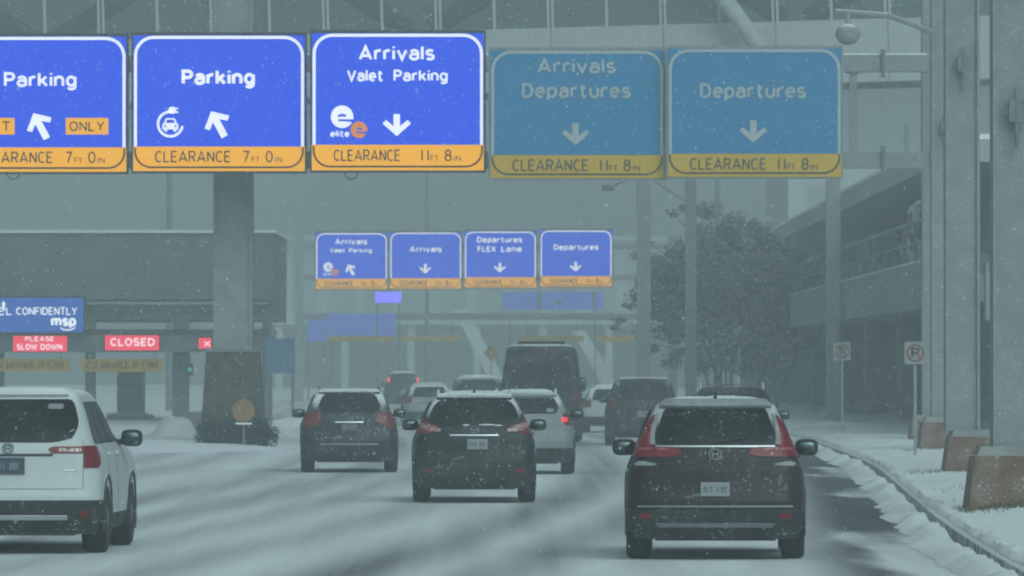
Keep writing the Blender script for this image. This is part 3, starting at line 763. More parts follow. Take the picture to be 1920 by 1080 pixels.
# 1 ---- dark maroon suv in the right lane
zt_ = rows(1.06, 1.50, 11)
def crv_in(z): return lerp([(1.06, 0.36), (1.165, 0.38), (1.18, 0.63), (1.30, 0.655), (1.50, 0.625)], z)
def crv_out(z): return lerp([(1.06, 0.97), (1.17, 0.95), (1.24, 0.86), (1.36, 0.74), (1.50, 0.645)], z)
zA = rows(1.075, 1.175, 5); zB = rows(1.175, 1.50, 8)
sp = dict(win_z=(1.20, 1.58), win_w=[(1.20, 0.615), (1.36, 0.60), (1.58, 0.53)], win_r=0.05, plate=(0.67, 0.30, 0.145, 0.0), wiper=0.34,
    tail=[(zA, [lerp([(1.075, 0.50), (1.095, 0.36), (1.15, 0.36), (1.175, 0.44)], z) for z in zA], [lerp([(1.075, 0.97), (1.175, 0.95)], z) for z in zA], 'lens_red'),
          (zB, [lerp([(1.175, 0.66), (1.30, 0.66), (1.50, 0.60)], z) for z in zB], [lerp([(1.175, 0.97), (1.23, 0.86), (1.30, 0.765), (1.38, 0.73), (1.50, 0.645)], z) for z in zB], 'lens_red'),
          (rows(1.145, 1.165, 2), [0.50] * 3, [0.82] * 3, 'lens_highlight'), (rows(1.20, 1.40, 4), [0.665, 0.668, 0.668, 0.655, 0.638], [0.695, 0.698, 0.695, 0.68, 0.658], 'lens_highlight')],  # pink strips are painted highlights, not separate lenses
    trim=[('chrome_strip', 'chrome', [1.172, 1.19], [-0.62, -0.62], [0.62, 0.62], 0.014),
          ('chrome_bar', 'chrome', [0.555, 0.575], [-0.80, -0.80], [0.80, 0.80], 0.022),
          ('pillar_snow', 'thin_snow', rows(1.20, 1.52, 6), [-0.668, -0.672, -0.668, -0.66, -0.648, -0.632, -0.612], [-0.618, -0.628, -0.628, -0.622, -0.614, -0.602, -0.590], 0.02),
          ('pillar_snow', 'thin_snow', rows(1.20, 1.52, 6), [0.618, 0.628, 0.628, 0.622, 0.614, 0.602, 0.590], [0.668, 0.672, 0.668, 0.66, 0.648, 0.632, 0.612], 0.02),
          ('snow_smear', 'thin_snow', rows(0.985, 1.03, 3), [-0.84, -0.86, -0.86, -0.80], [-0.66, -0.60, -0.66, -0.74], 0.006),
          ('snow_smear', 'thin_snow', rows(0.985, 1.03, 3), [0.66, 0.60, 0.66, 0.74], [0.84, 0.86, 0.86, 0.80], 0.006),
          ('reflector', 'lens_red', [0.44, 0.49], [-0.78, -0.78], [-0.66, -0.66], 0.02), ('reflector', 'lens_red', [0.44, 0.49], [0.66, 0.66], [0.78, 0.78], 0.02),
          ('skid_strip', 'steel_dark', [0.36, 0.395], [-0.58, -0.62], [0.58, 0.62], 0.03)],
    valance=(0.23, 0.52), rails=False, spoiler=((1.575, 1.635), 0.06), spoiler_m=M['thin_snow'], no_high=True, aerial=True, rearw=0.95, frontw=3.61, wheel=0.355, snow_t=0.045,
    mirror=(0.125, 0.10, 0.088), mirror_z=1.15)
lev = suv_levels(1.665, 0.928, 4.58, belt=1.07, tum=0.21, rake=0.36)
sp['mirror_x'] = 0.955
root, sh = car('suv', 'dark maroon suv in the right lane with L shaped red tail lights', 'car', 1341, 66.4, R(-1.8), lev, paint('maroon_paint', (0.014, 0.0030, 0.0045), amount=0.25, dust=0.025), sp)
q = MB(); cz = 1.105; p = sh.rear(0, cz); ring = [(0.062 * math.copysign(abs(math.cos(R(a))) ** 0.6, math.cos(R(a))), cz + 0.05 * math.copysign(abs(math.sin(R(a))) ** 0.6, math.sin(R(a)))) for a in range(0, 360, 20)]
q.ribbon(ring, 0.012, p.y - 0.03, p.y, True); q.poly([(-0.034, cz - 0.033), (-0.02, cz - 0.033), (-0.022, cz + 0.033), (-0.040, cz + 0.033)], p.y - 0.03, p.y)
q.poly([(0.034, cz - 0.033), (0.02, cz - 0.033), (0.022, cz + 0.033), (0.040, cz + 0.033)], p.y - 0.03, p.y); q.box(-0.022, 0.022, p.y - 0.029, p.y, cz - 0.008, cz + 0.008)
q.build('badge', M['chrome'], root)

# 2 ---- white suv at the left edge
zA = rows(1.085, 1.155, 4); zB = rows(0.93, 1.16, 7)
sp = dict(win_z=(1.20, 1.66), win_w=[(1.20, 0.55), (1.24, 0.70), (1.40, 0.775), (1.66, 0.70)], win_r=0.07, plate=(0.865, 0.34, 0.175, 0.03), plate_m='plate_ink',
    tail=[(zB, [lerp([(0.93, 0.83), (1.16, 0.83)], z) for z in zB], [lerp([(0.93, 1.03), (0.98, 1.10), (1.10, 1.12), (1.16, 1.10)], z) for z in zB], 'lens_red'),
          (zA, [0.50, 0.47, 0.45, 0.46, 0.50], [0.826] * 5, 'lens_red'),
          (rows(1.10, 1.135, 2), [0.56] * 3, [0.80] * 3, 'lens_clear')],
    trim=[('dark_strip', 'black', [1.055, 1.08], [-0.50, -0.50], [0.50, 0.50], 0.010),
          ('tailgate_seam', 'steel_dark', rows(0.70, 1.22, 6), [0.823] * 7, [0.830] * 7, 0.003), ('tailgate_seam', 'steel_dark', rows(0.70, 1.22, 6), [-0.830] * 7, [-0.823] * 7, 0.003),
          ('bumper_seam', 'steel_dark', [0.70, 0.708], [-0.83] * 2, [0.83] * 2, 0.003),
          ('model_script', 'chrome', [0.895, 0.915], [0.60] * 2, [0.76] * 2, 0.008),
          ('silver_strip', 'steel_pale', rows(0.385, 0.425, 2), [-0.66] * 3, [0.66] * 3, 0.03),
          ('reflector', 'lens_red', [0.40, 0.47], [0.80] * 2, [0.88] * 2, 0.02), ('reflector', 'lens_red', [0.40, 0.47], [-0.88] * 2, [-0.80] * 2, 0.02)],
    valance=(0.23, 0.585), spoiler=((1.68, 1.735), 0.10), no_high=True, sticker=(0.50, 1.555, 0.17, 0.055), rearw=1.02, frontw=3.84, wheel=0.375, tyre_w=0.26, snow_t=0.02,
    mirror=(0.12, 0.10, 0.095), mirror_z=1.22, mirror_x=1.06, bright_handles=True, win_top=1)
lev = suv_levels(1.785, 1.0, 4.94, belt=1.14, tum=0.22, rake=0.42, hood=1.06); sp['rc'] = (0.26, 0.24)
root, sh = car('suv', 'white suv at the left edge with red bar tail lights and black lower bumper', 'car', 10, 68.5, R(-1.9), lev, paint('white_paint', (0.52, 0.54, 0.53), rough=0.35, amount=0.25, dust=0.1), sp)
q = MB(); cz = 1.14; p = sh.rear(0, cz); ring = [(0.02 + 0.055 * math.copysign(abs(math.cos(R(a))) ** 0.6, math.cos(R(a))), cz + 0.045 * math.copysign(abs(math.sin(R(a))) ** 0.6, math.sin(R(a)))) for a in range(0, 360, 20)]
q.ribbon(ring, 0.013, p.y - 0.025, p.y, True); q.box(-0.012, 0.0, p.y - 0.025, p.y, cz - 0.03, cz + 0.03); q.box(0.04, 0.052, p.y - 0.025, p.y, cz - 0.03, cz + 0.03); q.box(0.0, 0.04, p.y - 0.024, p.y, cz - 0.006, cz + 0.006)
q.build('badge', M['chrome'], root)

# 3 ---- black suv in the middle lane
zA = rows(1.02, 1.24, 8)
sp = dict(win_z=(1.14, 1.52), win_w=[(1.14, 0.55), (1.24, 0.66), (1.36, 0.64), (1.52, 0.54)], win_r=0.08, plate=(0.80, 0.30, 0.15, 0.05), wiper=0.38,
    tail=[(zA, [lerp([(1.02, 0.72), (1.08, 0.46), (1.14, 0.55), (1.24, 0.78)], z) for z in zA], [lerp([(1.02, 0.90), (1.10, 0.98), (1.20, 0.97), (1.24, 0.90)], z) for z in zA], 'lens_dim'),
          (rows(1.06, 1.18, 4), [0.50, 0.49, 0.56, 0.62, 0.70], [0.66, 0.74, 0.80, 0.84, 0.86], 'lens_clear')],
    trim=[('chrome_strip', 'chrome', [0.995, 1.015], [-0.36, -0.36], [0.36, 0.36], 0.016),
          ('reflector', 'lens_dim', [0.46, 0.51], [-0.76] * 2, [-0.60] * 2, 0.02), ('reflector', 'lens_dim', [0.46, 0.51], [0.60] * 2, [0.76] * 2, 0.02)],
    valance=(0.23, 0.60), rails=True, rail_m=M['steel_pale'], spoiler=((1.525, 1.58), 0.05), no_high=True, aerial=True, rearw=0.95, frontw=3.65, wheel=0.355, snow_t=0.05, mirror_z=1.14, mirror_x=0.945)
lev = suv_levels(1.62, 0.905, 4.63, belt=1.05, tum=0.23, rake=0.40)
root, sh = car('suv', 'black suv in the middle lane with silver roof rails and pale tail lights', 'car', 889, 94.5, R(0.3), lev, paint('black_paint', (0.004, 0.005, 0.006), amount=0.28, dust=0.03), sp)
q = MB(); cz = 1.09; p = sh.rear(0, cz); q.ribbon(arc(0.0, cz, 0.05, 0, 342, 19), 0.012, p.y - 0.035, p.y, True); q.box(-0.062, 0.062, p.y - 0.038, p.y, cz - 0.010, cz + 0.010); q.build('badge', M['chrome'], root)
q = MB()
for k_, (u, z, w_) in enumerate(((-0.12, 1.155, 0.1), (0.19, 1.16, 0.26), (0.36, 1.15, 0.12))):
    p = sh.rear(u, z); q.ellipsoid((p.x, p.y - 0.015, z), (w_ / 2, 0.02, 0.014), 10, 6)
q.build('window_snow', M['snow'], root, smooth=60)

# 4 ---- blue grey suv, left of centre
zA = rows(0.86, 1.15, 8)
sp = dict(win_z=(1.14, 1.50), win_w=[(1.14, 0.52), (1.25, 0.60), (1.50, 0.50)], win_r=0.08, plate=(0.80, 0.30, 0.15, 0.0), plate_m='plate_dull',
    tail=[(zA, [lerp([(0.86, 0.74), (0.98, 0.50), (1.15, 0.56)], z) for z in zA], [lerp([(0.86, 0.84), (1.0, 0.92), (1.15, 0.90)], z) for z in zA], ('lens_dim', 'lens_red'))],
    trim=[('chrome_strip', 'chrome', [0.955, 0.975], [-0.27] * 2, [0.27] * 2, 0.016), ('chrome_bar', 'chrome', [0.535, 0.565], [-0.55] * 2, [0.55] * 2, 0.02)],
    valance=(0.23, 0.52), spoiler=((1.50, 1.555), 0.06), no_high=True, rearw=0.98, frontw=3.75, wheel=0.36, snow_t=0.03, mirror_z=1.12, mirror_x=0.955, rails=True, snow=False)
M['plate_dull'] = mat('snowed_plate', (0.10, 0.11, 0.11), 0.7)
lev = suv_levels(1.60, 0.92, 4.75, belt=1.03, tum=0.21, rake=0.45)
root, sh = car('suv', 'dark blue grey suv left of centre with chrome bumper strip', 'car', 655, 122, R(1.45), lev, paint('blue_grey_paint', (0.009, 0.012, 0.020), amount=0.45, dust=0.06), sp)

# 5 ---- silver crossover behind the black one, right lamp lit
zA = rows(0.93, 1.15, 6)
sp = dict(win_z=(1.14, 1.44), win_w=[(1.14, 0.60), (1.25, 0.62), (1.44, 0.54)], win_r=0.06, plate=(0.78, 0.30, 0.15, 0.0), wiper=0.34,
    tail=[(zA, [lerp([(0.93, 0.74), (1.15, 0.70)], z) for z in zA], [lerp([(0.93, 0.94), (1.15, 0.92)], z) for z in zA], 'lens_red'),
          (rows(0.99, 1.07, 3), [0.68] * 4, [0.80] * 4, ('lens_red', 'lamp_red'))],
    valance=(0.23, 0.50), rails=True, rail_m=M['steel_pale'], spoiler=((1.45, 1.50), 0.06), no_high=True, rearw=0.90, frontw=3.57, wheel=0.345, snow_t=0.05, mirror_z=1.12, mirror_x=0.93, sticker=(0.46, 1.17, 0.14, 0.07))
lev = suv_levels(1.56, 0.90, 4.45, belt=1.03, tum=0.20, rake=0.34)
car('crossover', 'silver crossover with one red tail lamp lit, half hidden behind black suv', 'car', 985, 120, R(-0.9), lev, paint('silver_paint', (0.19, 0.205, 0.21), amount=0.25, dust=0.12), sp)

# 6 ---- tall dark passenger van
sp = dict(win_z=(1.35, 2.15), win_w=[(1.35, 0.80), (2.15, 0.76)], win_r=0.08, plate=(0.72, 0.30, 0.15, 0.0), rc=(0.14, 0.12), kr=0.03,
    tail=[(rows(0.95, 1.40, 6), [0.885] * 7, [1.02] * 7, 'lens_red')], valance=(0.25, 0.50), snow_t=0.02, snow=False,
    trim=[('door_seam', 'black', rows(0.55, 2.5, 8), [-0.008] * 9, [0.008] * 9, 0.003), ('high_brake_light', 'lens_red', [2.45, 2.49], [-0.2] * 2, [0.2] * 2, 0.02), ('rear_step', 'steel_dark', [0.40, 0.48], [-0.7] * 2, [0.7] * 2, 0.12)],
    rearw=1.10, frontw=4.75, wheel=0.36, side_z=(1.40, 2.10), mirror=(0.12, 0.10, 0.20), mirror_z=1.55, mirror_x=1.02, doors=(1.9, 3.2))
lev = [(0.25, 0.94, 0.10, 5.75), (0.42, 1.0, 0.0, 5.9), (0.60, 1.02, 0.0, 5.9), (0.72, 1.03, 0.05, 5.88), (0.95, 1.03, 0.055, 5.75), (1.15, 1.03, 0.06, 5.4), (1.30, 1.025, 0.065, 5.0),
       (1.45, 1.01, 0.07, 4.75), (1.80, 0.985, 0.085, 4.45), (2.15, 0.955, 0.10, 4.2), (2.40, 0.925, 0.115, 4.0), (2.52, 0.895, 0.125, 3.85), (2.59, 0.84, 0.15, 3.7), (2.625, 0.72, 0.22, 3.5), (2.64, 0.45, 0.5, 3.2)]
root, sh = car('passenger_van', 'tall black passenger van towering over the cars in mid traffic', 'van', 1013, 171, R(-1.6), lev, paint('van_paint', (0.008, 0.009, 0.010), amount=0.45, dust=0.05), sp)
q = MB(); q.box(-0.62, 0.62, 0.9, 1.9, 2.62, 2.72); q.build('roof_unit', M['black'], root)

# 7..12 ---- cars farther up the road
def far_car(name, label, px, D, yaw, H, Wh, L, pm, lens='lens_red', **k):
    belt = 0.62 * H
    zA = rows(*k.pop('lamp_z', (belt - 0.12, belt + 0.10)), 4)
    sp = dict(win_z=(belt + 0.08, H - 0.12), win_w=[(belt + 0.08, Wh - 0.30), (H - 0.12, Wh - 0.40)], win_r=0.06, plate=(0.74, 0.30, 0.15, 0.0),
              tail=[(zA, [Wh - 0.28] * 5, [Wh + 0.02] * 5, lens)], valance=(0.23, 0.50), rearw=0.95, frontw=3.6, wheel=0.345, snow_t=0.05, mirror_z=belt + 0.08, mirror_x=Wh + 0.03)
    sp.update(k); lv = suv_levels(H, Wh, L, belt=belt, tum=k.get('tum', 0.20), rake=k.get('rake', 0.36), hood=min(0.98, belt - 0.03))
    return car(name, label, 'car', px, D, yaw, lv, pm, sp)
dk = paint('dark_grey_paint', (0.012, 0.014, 0.016), amount=0.45, dust=0.06)
wh = paint('snowed_white_paint', (0.40, 0.41, 0.41), amount=0.3, dust=0.15)
sv = paint('light_silver_paint', (0.24, 0.255, 0.26), amount=0.3, dust=0.12)
far_car('suv', 'dark suv with roof rails and crossbars directly ahead of maroon suv', 1372, 120, R(-2.0), 1.64, 0.93, 4.7, paint('bare_dark_paint', (0.012, 0.014, 0.016), amount=0.4, dust=0.05, top=2.0), rails=True, crossbar=True, rail_h=0.07, rail_m=M['steel_pale'], snow=False)
far_car('suv', 'large dark suv between the white hatchback and the maroon suv', 1205, 165, R(-1.2), 1.76, 0.97, 5.0, dk, spoiler=((1.66, 1.72), 0.06), snow_t=0.02)
far_car('hatchback', 'white hatchback with snowy roof emerging right of the tall van', 1146, 198, R(-0.9), 1.46, 0.90, 4.3, wh, rake=0.5)
far_car('hatchback', 'pale silver hatchback far ahead between blue grey suv and black suv', 806, 222, R(2.2), 1.46, 0.90, 4.4, sv, rake=0.5)
far_car('suv', 'dark far suv left of the tall van, roof just above black suv', 896, 205, R(0.5), 1.74, 0.95, 4.8, dk)
M['lamp_far'] = mat('bright_brake_lamp', (0.5, 0.01, 0.02), 0.3, emit=(1.0, 0.05, 0.10), estr=2.2)
far_car('suv', 'faint suv deep in the snow haze with both brake lamps glowing', 756, 318, R(1.0), 1.80, 0.95, 4.9, dk, lens='lamp_far', lamp_z=(1.32, 1.52), no_high=True, spoiler=((1.66, 1.72), 0.1))

# ------------------------------------------------------------------ overhead signs
KS = 158.0 / F     # metres per drawing unit on every lane sign
def overhead_sign(name, label, pxl, pyt, D, w, h, hb, els, P, group, rz=0.0, box=0.30):
    """w, h, hb (height of the blue part) and all marks in drawing units from the top left corner"""
    s = D / F; sc = KS / s      # drawing unit -> photo pixel
    wpx = w * KS / s
    c = at(pxl + wpx / 2, pyt + h * KS / s, D)
    o = thing(name, label, 'sign', c, rz, group)
    X = lambda x: (x - w / 2) * KS
    Z = lambda y: (h - y) * KS
    q = MB(); q.box(X(-1), X(w + 1), 0.02, box, Z(h + 4), Z(-4)); q.build('cabinet', P['frame'], o)
    q = MB(); q.box(X(2.5), X(w - 2.5), -0.005, 0.018, Z(hb), Z(2)); q.build('blue_panel', P['blue'], o)
    q = MB(); q.box(X(2.5), X(w - 2.5), -0.005, 0.018, Z(h), Z(hb) - 0.004); q.build('clearance_panel', P['amber'], o)
    r = 34; bw = 5.5
    path = [(4 + bw / 2, hb)] + [(4 + bw / 2 + r + r * math.cos(R(a)), 3 + bw / 2 + r - r * math.sin(R(a))) for a in range(180, 89, -10)] + [(w - 4 - bw / 2 - r + r * math.cos(R(a)), 3 + bw / 2 + r - r * math.sin(R(a))) for a in range(90, -1, -10)] + [(w - 4 - bw / 2, hb)]
    q = MB(); q.ribbon([(X(x), Z(y)) for x, y in path], bw * KS, -0.016, -0.004); q.build('border', P['white'], o)
    r2 = 30
    path = [(6, hb + 2)] + [(6 + r2 + r2 * math.cos(R(a)), h - 7 - r2 - r2 * math.sin(R(a))) for a in range(180, 271, 10)] + [(w - 6 - r2 + r2 * math.cos(R(a)), h - 7 - r2 - r2 * math.sin(R(a))) for a in range(270, 361, 10)] + [(w - 6, hb + 2)]
    q = MB(); q.ribbon([(X(x), Z(y)) for x, y in path], 3.6 * KS, -0.014, -0.004); q.build('lower_border', P['ink'], o)
    tw, ti = MB(), MB()
    for e in els:
        k = e[0]
        if k in ('t', 'i'):
            put_text(tw if k == 't' else ti, e[1], X(e[2]), X(e[3]), Z(e[4]), e[5] * KS, -0.018, e[6] if len(e) > 6 else ((1.0 if k == 't' else 0.72) * (1.2 if D > 300 else 1.0)))
        elif k in ('down', 'upleft'):
            if k == 'down': x, y0, y1, ww = e[1:]; y = (y0 + y1) / 2; H_ = y1 - y0; ang = 180; t = 11.5
            else: x, y, ang = e[1:]; H_ = 54; ww = 50; t = 12.5
            ca, sa = math.cos(R(ang)), math.sin(R(ang)); T_ = lambda a, b_: (X(x + a * ca - b_ * sa), Z(y - (a * sa + b_ * ca)))
            hh = H_ / 2; d_ = t * 0.56
            chev = [(0, hh), (ww / 2 + 1, hh - ww * 0.46), (ww / 2 + 1 - d_, hh - ww * 0.46 - d_), (0, hh - t * 1.14), (-ww / 2 - 1 + d_, hh - ww * 0.46 - d_), (-ww / 2 - 1, hh - ww * 0.46)]
            q = MB(); q.poly([T_(*v) for v in chev], -0.018, -0.004)
            q.poly([T_(*v) for v in ((-t * 0.52, -hh), (t * 0.52, -hh), (t * 0.52, hh - t * 0.9), (-t * 0.52, hh - t * 0.9))], -0.0165, -0.0045); q.build('arrow', P['white'], o)
        elif k == 'box':
            q = MB(); q.box(X(e[2]), X(e[3]), -0.012, -0.004, Z(e[5]), Z(e[4]))
            pl = q.build('word_plate', P['amber'], o); q = MB()
            put_text(q, e[1], X(e[2] + 7), X(e[3] - 7), Z(e[5] - 6), (e[5] - e[4] - 12) * KS, -0.016, 0.85); q.build('lettering', P['ink'], pl)
        elif k == 'e':
            x, y, d = e[1:]
            for (cx_, cy_, dd, mt, dy) in ((x, y, d, P['white'], -0.018), (x + d * 0.75, y + d * 0.58, d * 0.74, P['orange'], -0.026)):
                q = MB(); a = dd / 2
                # a fat lower-case e: disc with an eye and a mouth cut out
                outer = [(cx_ + a * math.cos(R(t_)), cy_ - a * math.sin(R(t_))) for t_ in range(-2, -331, -12)]
                q2 = [(cx_ + a * 0.42 * math.cos(R(t_)), cy_ - a * 0.30 * math.sin(R(t_)) + a * 0.02) for t_ in range(0, 181, 20)]
                body_ = [(cx_ + a * math.cos(R(t_)), cy_ - a * math.sin(R(t_))) for t_ in range(0, 181, 10)] + [(cx_ - a * 0.42, cy_)] + [(x_, y_) for x_, y_ in q2[::-1]] + [(cx_ + a * 0.42, cy_)]
                q.poly([(X(a_), Z(b_)) for a_, b_ in body_], dy, -0.004)
                low = [(cx_ - a, cy_ + 0.02)] + [(cx_ + a * math.cos(R(t_)), cy_ - a * math.sin(R(t_))) for t_ in range(190, 331, 10)] + [(cx_ + a * 0.40, cy_ + a * 0.42), (cx_ - a * 0.30, cy_ + a * 0.40), (cx_ - a * 0.40, cy_ + a * 0.22), (cx_ + a, cy_ + a * 0.22), (cx_ + a, cy_ + 0.02)]
                q.poly([(X(a_), Z(b_)) for a_, b_ in low], dy - 0.001, -0.004)
                q.build('emblem', mt, o)
            put_text(tw, 'elite', X(x - d * 0.52), X(x + d * 0.33), Z(y + d * 0.90), d * 0.30 * KS, -0.018, 1.1)
        elif k == 'ev':
            x, y, r_ = e[1:]; q = MB()
            q.ribbon([(X(x + r_ * math.cos(R(a))), Z(y - r_ * math.sin(R(a)))) for a in range(78, 355, 8)], 4.6 * KS, -0.018, -0.004)
            q.poly([(X(x + a), Z(y + b_)) for a, b_ in ((-1, -32), (9, -32), (9, -29), (15, -31), (15, -28.5), (10, -27), (10, -24.5), (15, -23), (15, -20.5), (9, -21), (6, -19), (-1, -20), (-4, -26))], -0.018, -0.004)
            q.poly([(X(x + a), Z(y + b_)) for a, b_ in ((-15, 1), (-12, -2), (-8, -11), (8, -11), (12, -2), (15, 1), (15, 10), (11, 10), (11, 14), (6, 14), (6, 10), (-6, 10), (-6, 14), (-11, 14), (-11, 10), (-15, 10))], -0.018, -0.004)
            ev = q.build('charging_symbol', P['white'], o)
            q = MB(); q.poly([(X(x + a), Z(y + b_)) for a, b_ in ((-8.5, -2), (-6, -8.3), (6, -8.3), (8.5, -2))], -0.021, -0.018); q.ellipsoid((X(x - 9.5), -0.019, Z(y + 4)), (2.2 * KS, 0.004, 2.2 * KS)); q.ellipsoid((X(x + 9.5), -0.019, Z(y + 4)), (2.2 * KS, 0.004, 2.2 * KS)); q.build('cut_out', P['blue'], ev)
    if tw.v: tw.build('lettering', P['white'], o)
    if ti.v: ti.build('clearance_lettering', P['ink'], o)
    return o
LIT = pal('lit_sign', 1.05); FAR = pal('far_lit_sign', 1.2); DIM = pal('unlit_sign', None)
def clr(base, ft, inch, x0=43, x1=170, b=0.012):
    out = [('i', 'CLEARANCE', x0, x1, base, 22), ('i', ft, 207, 221 if len(ft) > 1 else 220, base, 22), ('i', 'FT', 224, 239, base, 11), ('i', inch, 250, 264, base, 22), ('i', 'IN', 268, 281, base, 11)]
    return out
GN = 'lane signs on the near gantry'; GF = 'lane signs on the far gantry'
RZN = R(0)
overhead_sign('overhead_sign', 'blue Parking sign with EXIT ONLY boxes, leftmost lit sign on near gantry', -85, 66, 158.0, 324, 256, 210,
    [('t', 'Parking', 92, 228, 97, 28), ('upleft', 160, 170, 28), ('box', 'EXIT', 32, 112, 155, 186), ('box', 'ONLY', 208, 288, 155, 186)] + clr(240, '7', '0', 43, 184), LIT, GN)
overhead_sign('overhead_sign', 'lit blue Parking sign with car charging symbol and slanted arrow', 247, 64, 157.6, 326, 256, 210,
    [('t', 'Parking', 93, 230, 95, 29, 1.2), ('ev', 72, 168, 23), ('upleft', 161, 168, 28)] + clr(240, '7', '0', 43, 185), LIT, GN)
overhead_sign('overhead_sign', 'lit blue Arrivals Valet Parking sign with white and orange e emblem', 582, 60, 157.2, 326, 258, 210,
    [('t', 'Arrivals', 90, 232, 53, 28), ('t', 'Valet', 68, 136, 92, 22), ('t', 'Parking', 155, 256, 92, 22), ('e', 59, 158, 42), ('down', 161, 153, 194, 51)] + clr(241, '11', '8', 43, 168), LIT, GN)
overhead_sign('overhead_sign', 'unlit blue Arrivals Departures sign right of the lit signs', 917, 92, 156.8, 328, 240, 197,
    [('t', 'Arrivals', 90, 236, 45, 28), ('t', 'Departures', 61, 264, 91, 28), ('down', 161, 138, 179, 50)] + clr(227, '11', '8', 43, 185), DIM, GN, box=0.12)
overhead_sign('overhead_sign', 'unlit blue Departures sign beside the right steel posts', 1250, 89, 156.4, 327, 240, 197,
    [('t', 'Departures', 62, 259, 94, 28), ('down', 161, 135, 177, 50)] + clr(227, '11', '8', 43, 185), DIM, GN, box=0.12)
DF = 376.0
overhead_sign('overhead_sign', 'hazy blue Arrivals Valet Parking sign, leftmost on the far gantry', 591, 436, DF, 324, 252, 206,
    [('t', 'Arrivals', 88, 232, 54, 26), ('t', 'Valet', 66, 132, 90, 20), ('t', 'Parking', 150, 252, 90, 20), ('e', 58, 154, 42), ('upleft', 158, 166, 28)] + clr(238, '11', '8'), FAR, GF)
overhead_sign('overhead_sign', 'hazy blue Arrivals sign with single word on the far gantry', 730, 435, DF - 0.3, 324, 252, 206,
    [('t', 'Arrivals', 90, 234, 90, 26), ('down', 160, 142, 186, 52)] + clr(238, '11', '8'), FAR, GF)
overhead_sign('overhead_sign', 'hazy blue Departures FLEX Lane sign on the far gantry', 870, 433, DF - 0.6, 324, 252, 206,
    [('t', 'Departures', 58, 260, 52, 26), ('t', 'FLEX', 60, 142, 94, 27), ('t', 'Lane', 165, 258, 94, 27), ('down', 160, 142, 186, 52)] + clr(238, '11', '8'), FAR, GF)
overhead_sign('overhead_sign', 'hazy blue Departures sign, rightmost on the far gantry', 1012, 431, DF - 0.9, 324, 252, 206,
    [('t', 'Departures', 62, 262, 90, 26), ('down', 160, 142, 186, 52)] + clr(238, '11', '8'), FAR, GF)

# ------------------------------------------------------------------ near gantry with its posts
GY = 158.9
gx0 = at(-260, 0, GY).x; gx1 = at(1738, 0, GY).x
gt = thing('sign_gantry', 'grey steel double beam gantry carrying five lane signs over the road', 'gantry', (0, GY, 0))
zu = CAMH + (690 - 119) / F * GY; zl = CAMH + (690 - 300) / F * GY
q = MB(); q.box(gx0, gx1, -0.2, 0.2, zu - 0.21, zu + 0.21); ub = q.build('upper_beam', M['steel'], gt)
q = MB(); q.box(gx0, gx1, -0.2, 0.2, zl - 0.21, zl + 0.21); q.build('lower_beam', M['steel'], gt)
for px in (-200, 80, 410, 745, 1080, 1250, 1600):
    x = at(px, 0, GY).x; q = MB(); q.box(x - 0.09, x + 0.09, -0.09, 0.09, zl + 0.21, zu - 0.21); q.box(x - 0.16, x + 0.16, -0.16, 0.16, zu - 0.25, zu - 0.212); q.build('strut', M['steel'], gt)
q = MB(); q.box(gx0, gx1, -0.17, 0.17, zu + 0.212, zu + 0.245); q.build('beam_snow', M['snow'], ub)
for z in (zu, zl):
    x = at(1655, 0, GY).x; q = MB(); q.tube((x, -0.26, z - 0.32), (x, -0.26, z + 0.30), 0.045, n=8); q.box(x - 0.07, x + 0.07, -0.30, -0.2, z - 0.36, z - 0.29); q.box(x - 0.07, x + 0.07, -0.30, -0.2, z + 0.27, z + 0.34); q.build('clamp', M['steel_dark'], gt)
for px in (30, 660):
    x = at(px, 0, GY).x; q = MB(); pts_ = arc(0, zl - 0.34, 0.16, 170, 370, 14)
    for a, b_ in zip(pts_[:-1], pts_[1:]): q.tube((x + a[0], -0.9, a[1]), (x + b_[0], -0.9, b_[1]), 0.018, n=6)
    q.build('cable_loop', M['cabinet'], gt)

# the great column in the fork
D0 = 160.0; c = at(437, 0, D0)
gc = thing('steel_column', 'great grey column rising from brown base and dark shrubs in the road fork', 'column', (c.x, D0 + 0.3, 0))
q = MB(); w2 = 0.485
for sx_ in (-1, 1): q.box(sx_ * w2 - 0.07 if sx_ > 0 else -w2, w2 if sx_ > 0 else -w2 + 0.07, -0.48, 0.48, 2.4, 16.0)
q.box(-w2 + 0.07, w2 - 0.07, -0.42, 0.42, 2.4, 16.0); q.build('shaft', M['steel'], gc)
q = MB(); q.frustum((0, 0, 0.05), (0.80, 0.80), (0, 0, 2.40), (0.66, 0.66)); q.build('brown_base', M['brown'], gc)
q = MB(); q.box(-0.70, 0.70, -0.70, 0.70, 2.402, 2.50); q.build('base_cap', M['steel_dark'], gc)
# warning sign before it
c = at(457, 770, 157.5)
ws = thing('warning_sign', 'small round orange warning sign on thin post before brown column base', 'sign', (c.x, 157.5, 0.1))
q = MB(); q.tube((0, 0, 0), (0, 0, 1.2), 0.025, n=8); q.build('post', M['steel_dark'], ws)
q = MB(); q.poly(arc(0, c.z - 0.1, 0.28, 0, 345, 23), -0.05, -0.028); q.build('disc', M['orange_dim'], ws)
q = MB(); q.box(-0.2, 0.2, -0.06, -0.02, c.z - 0.44, c.z - 0.395); q.build('snow_ledge', M['snow'], ws)

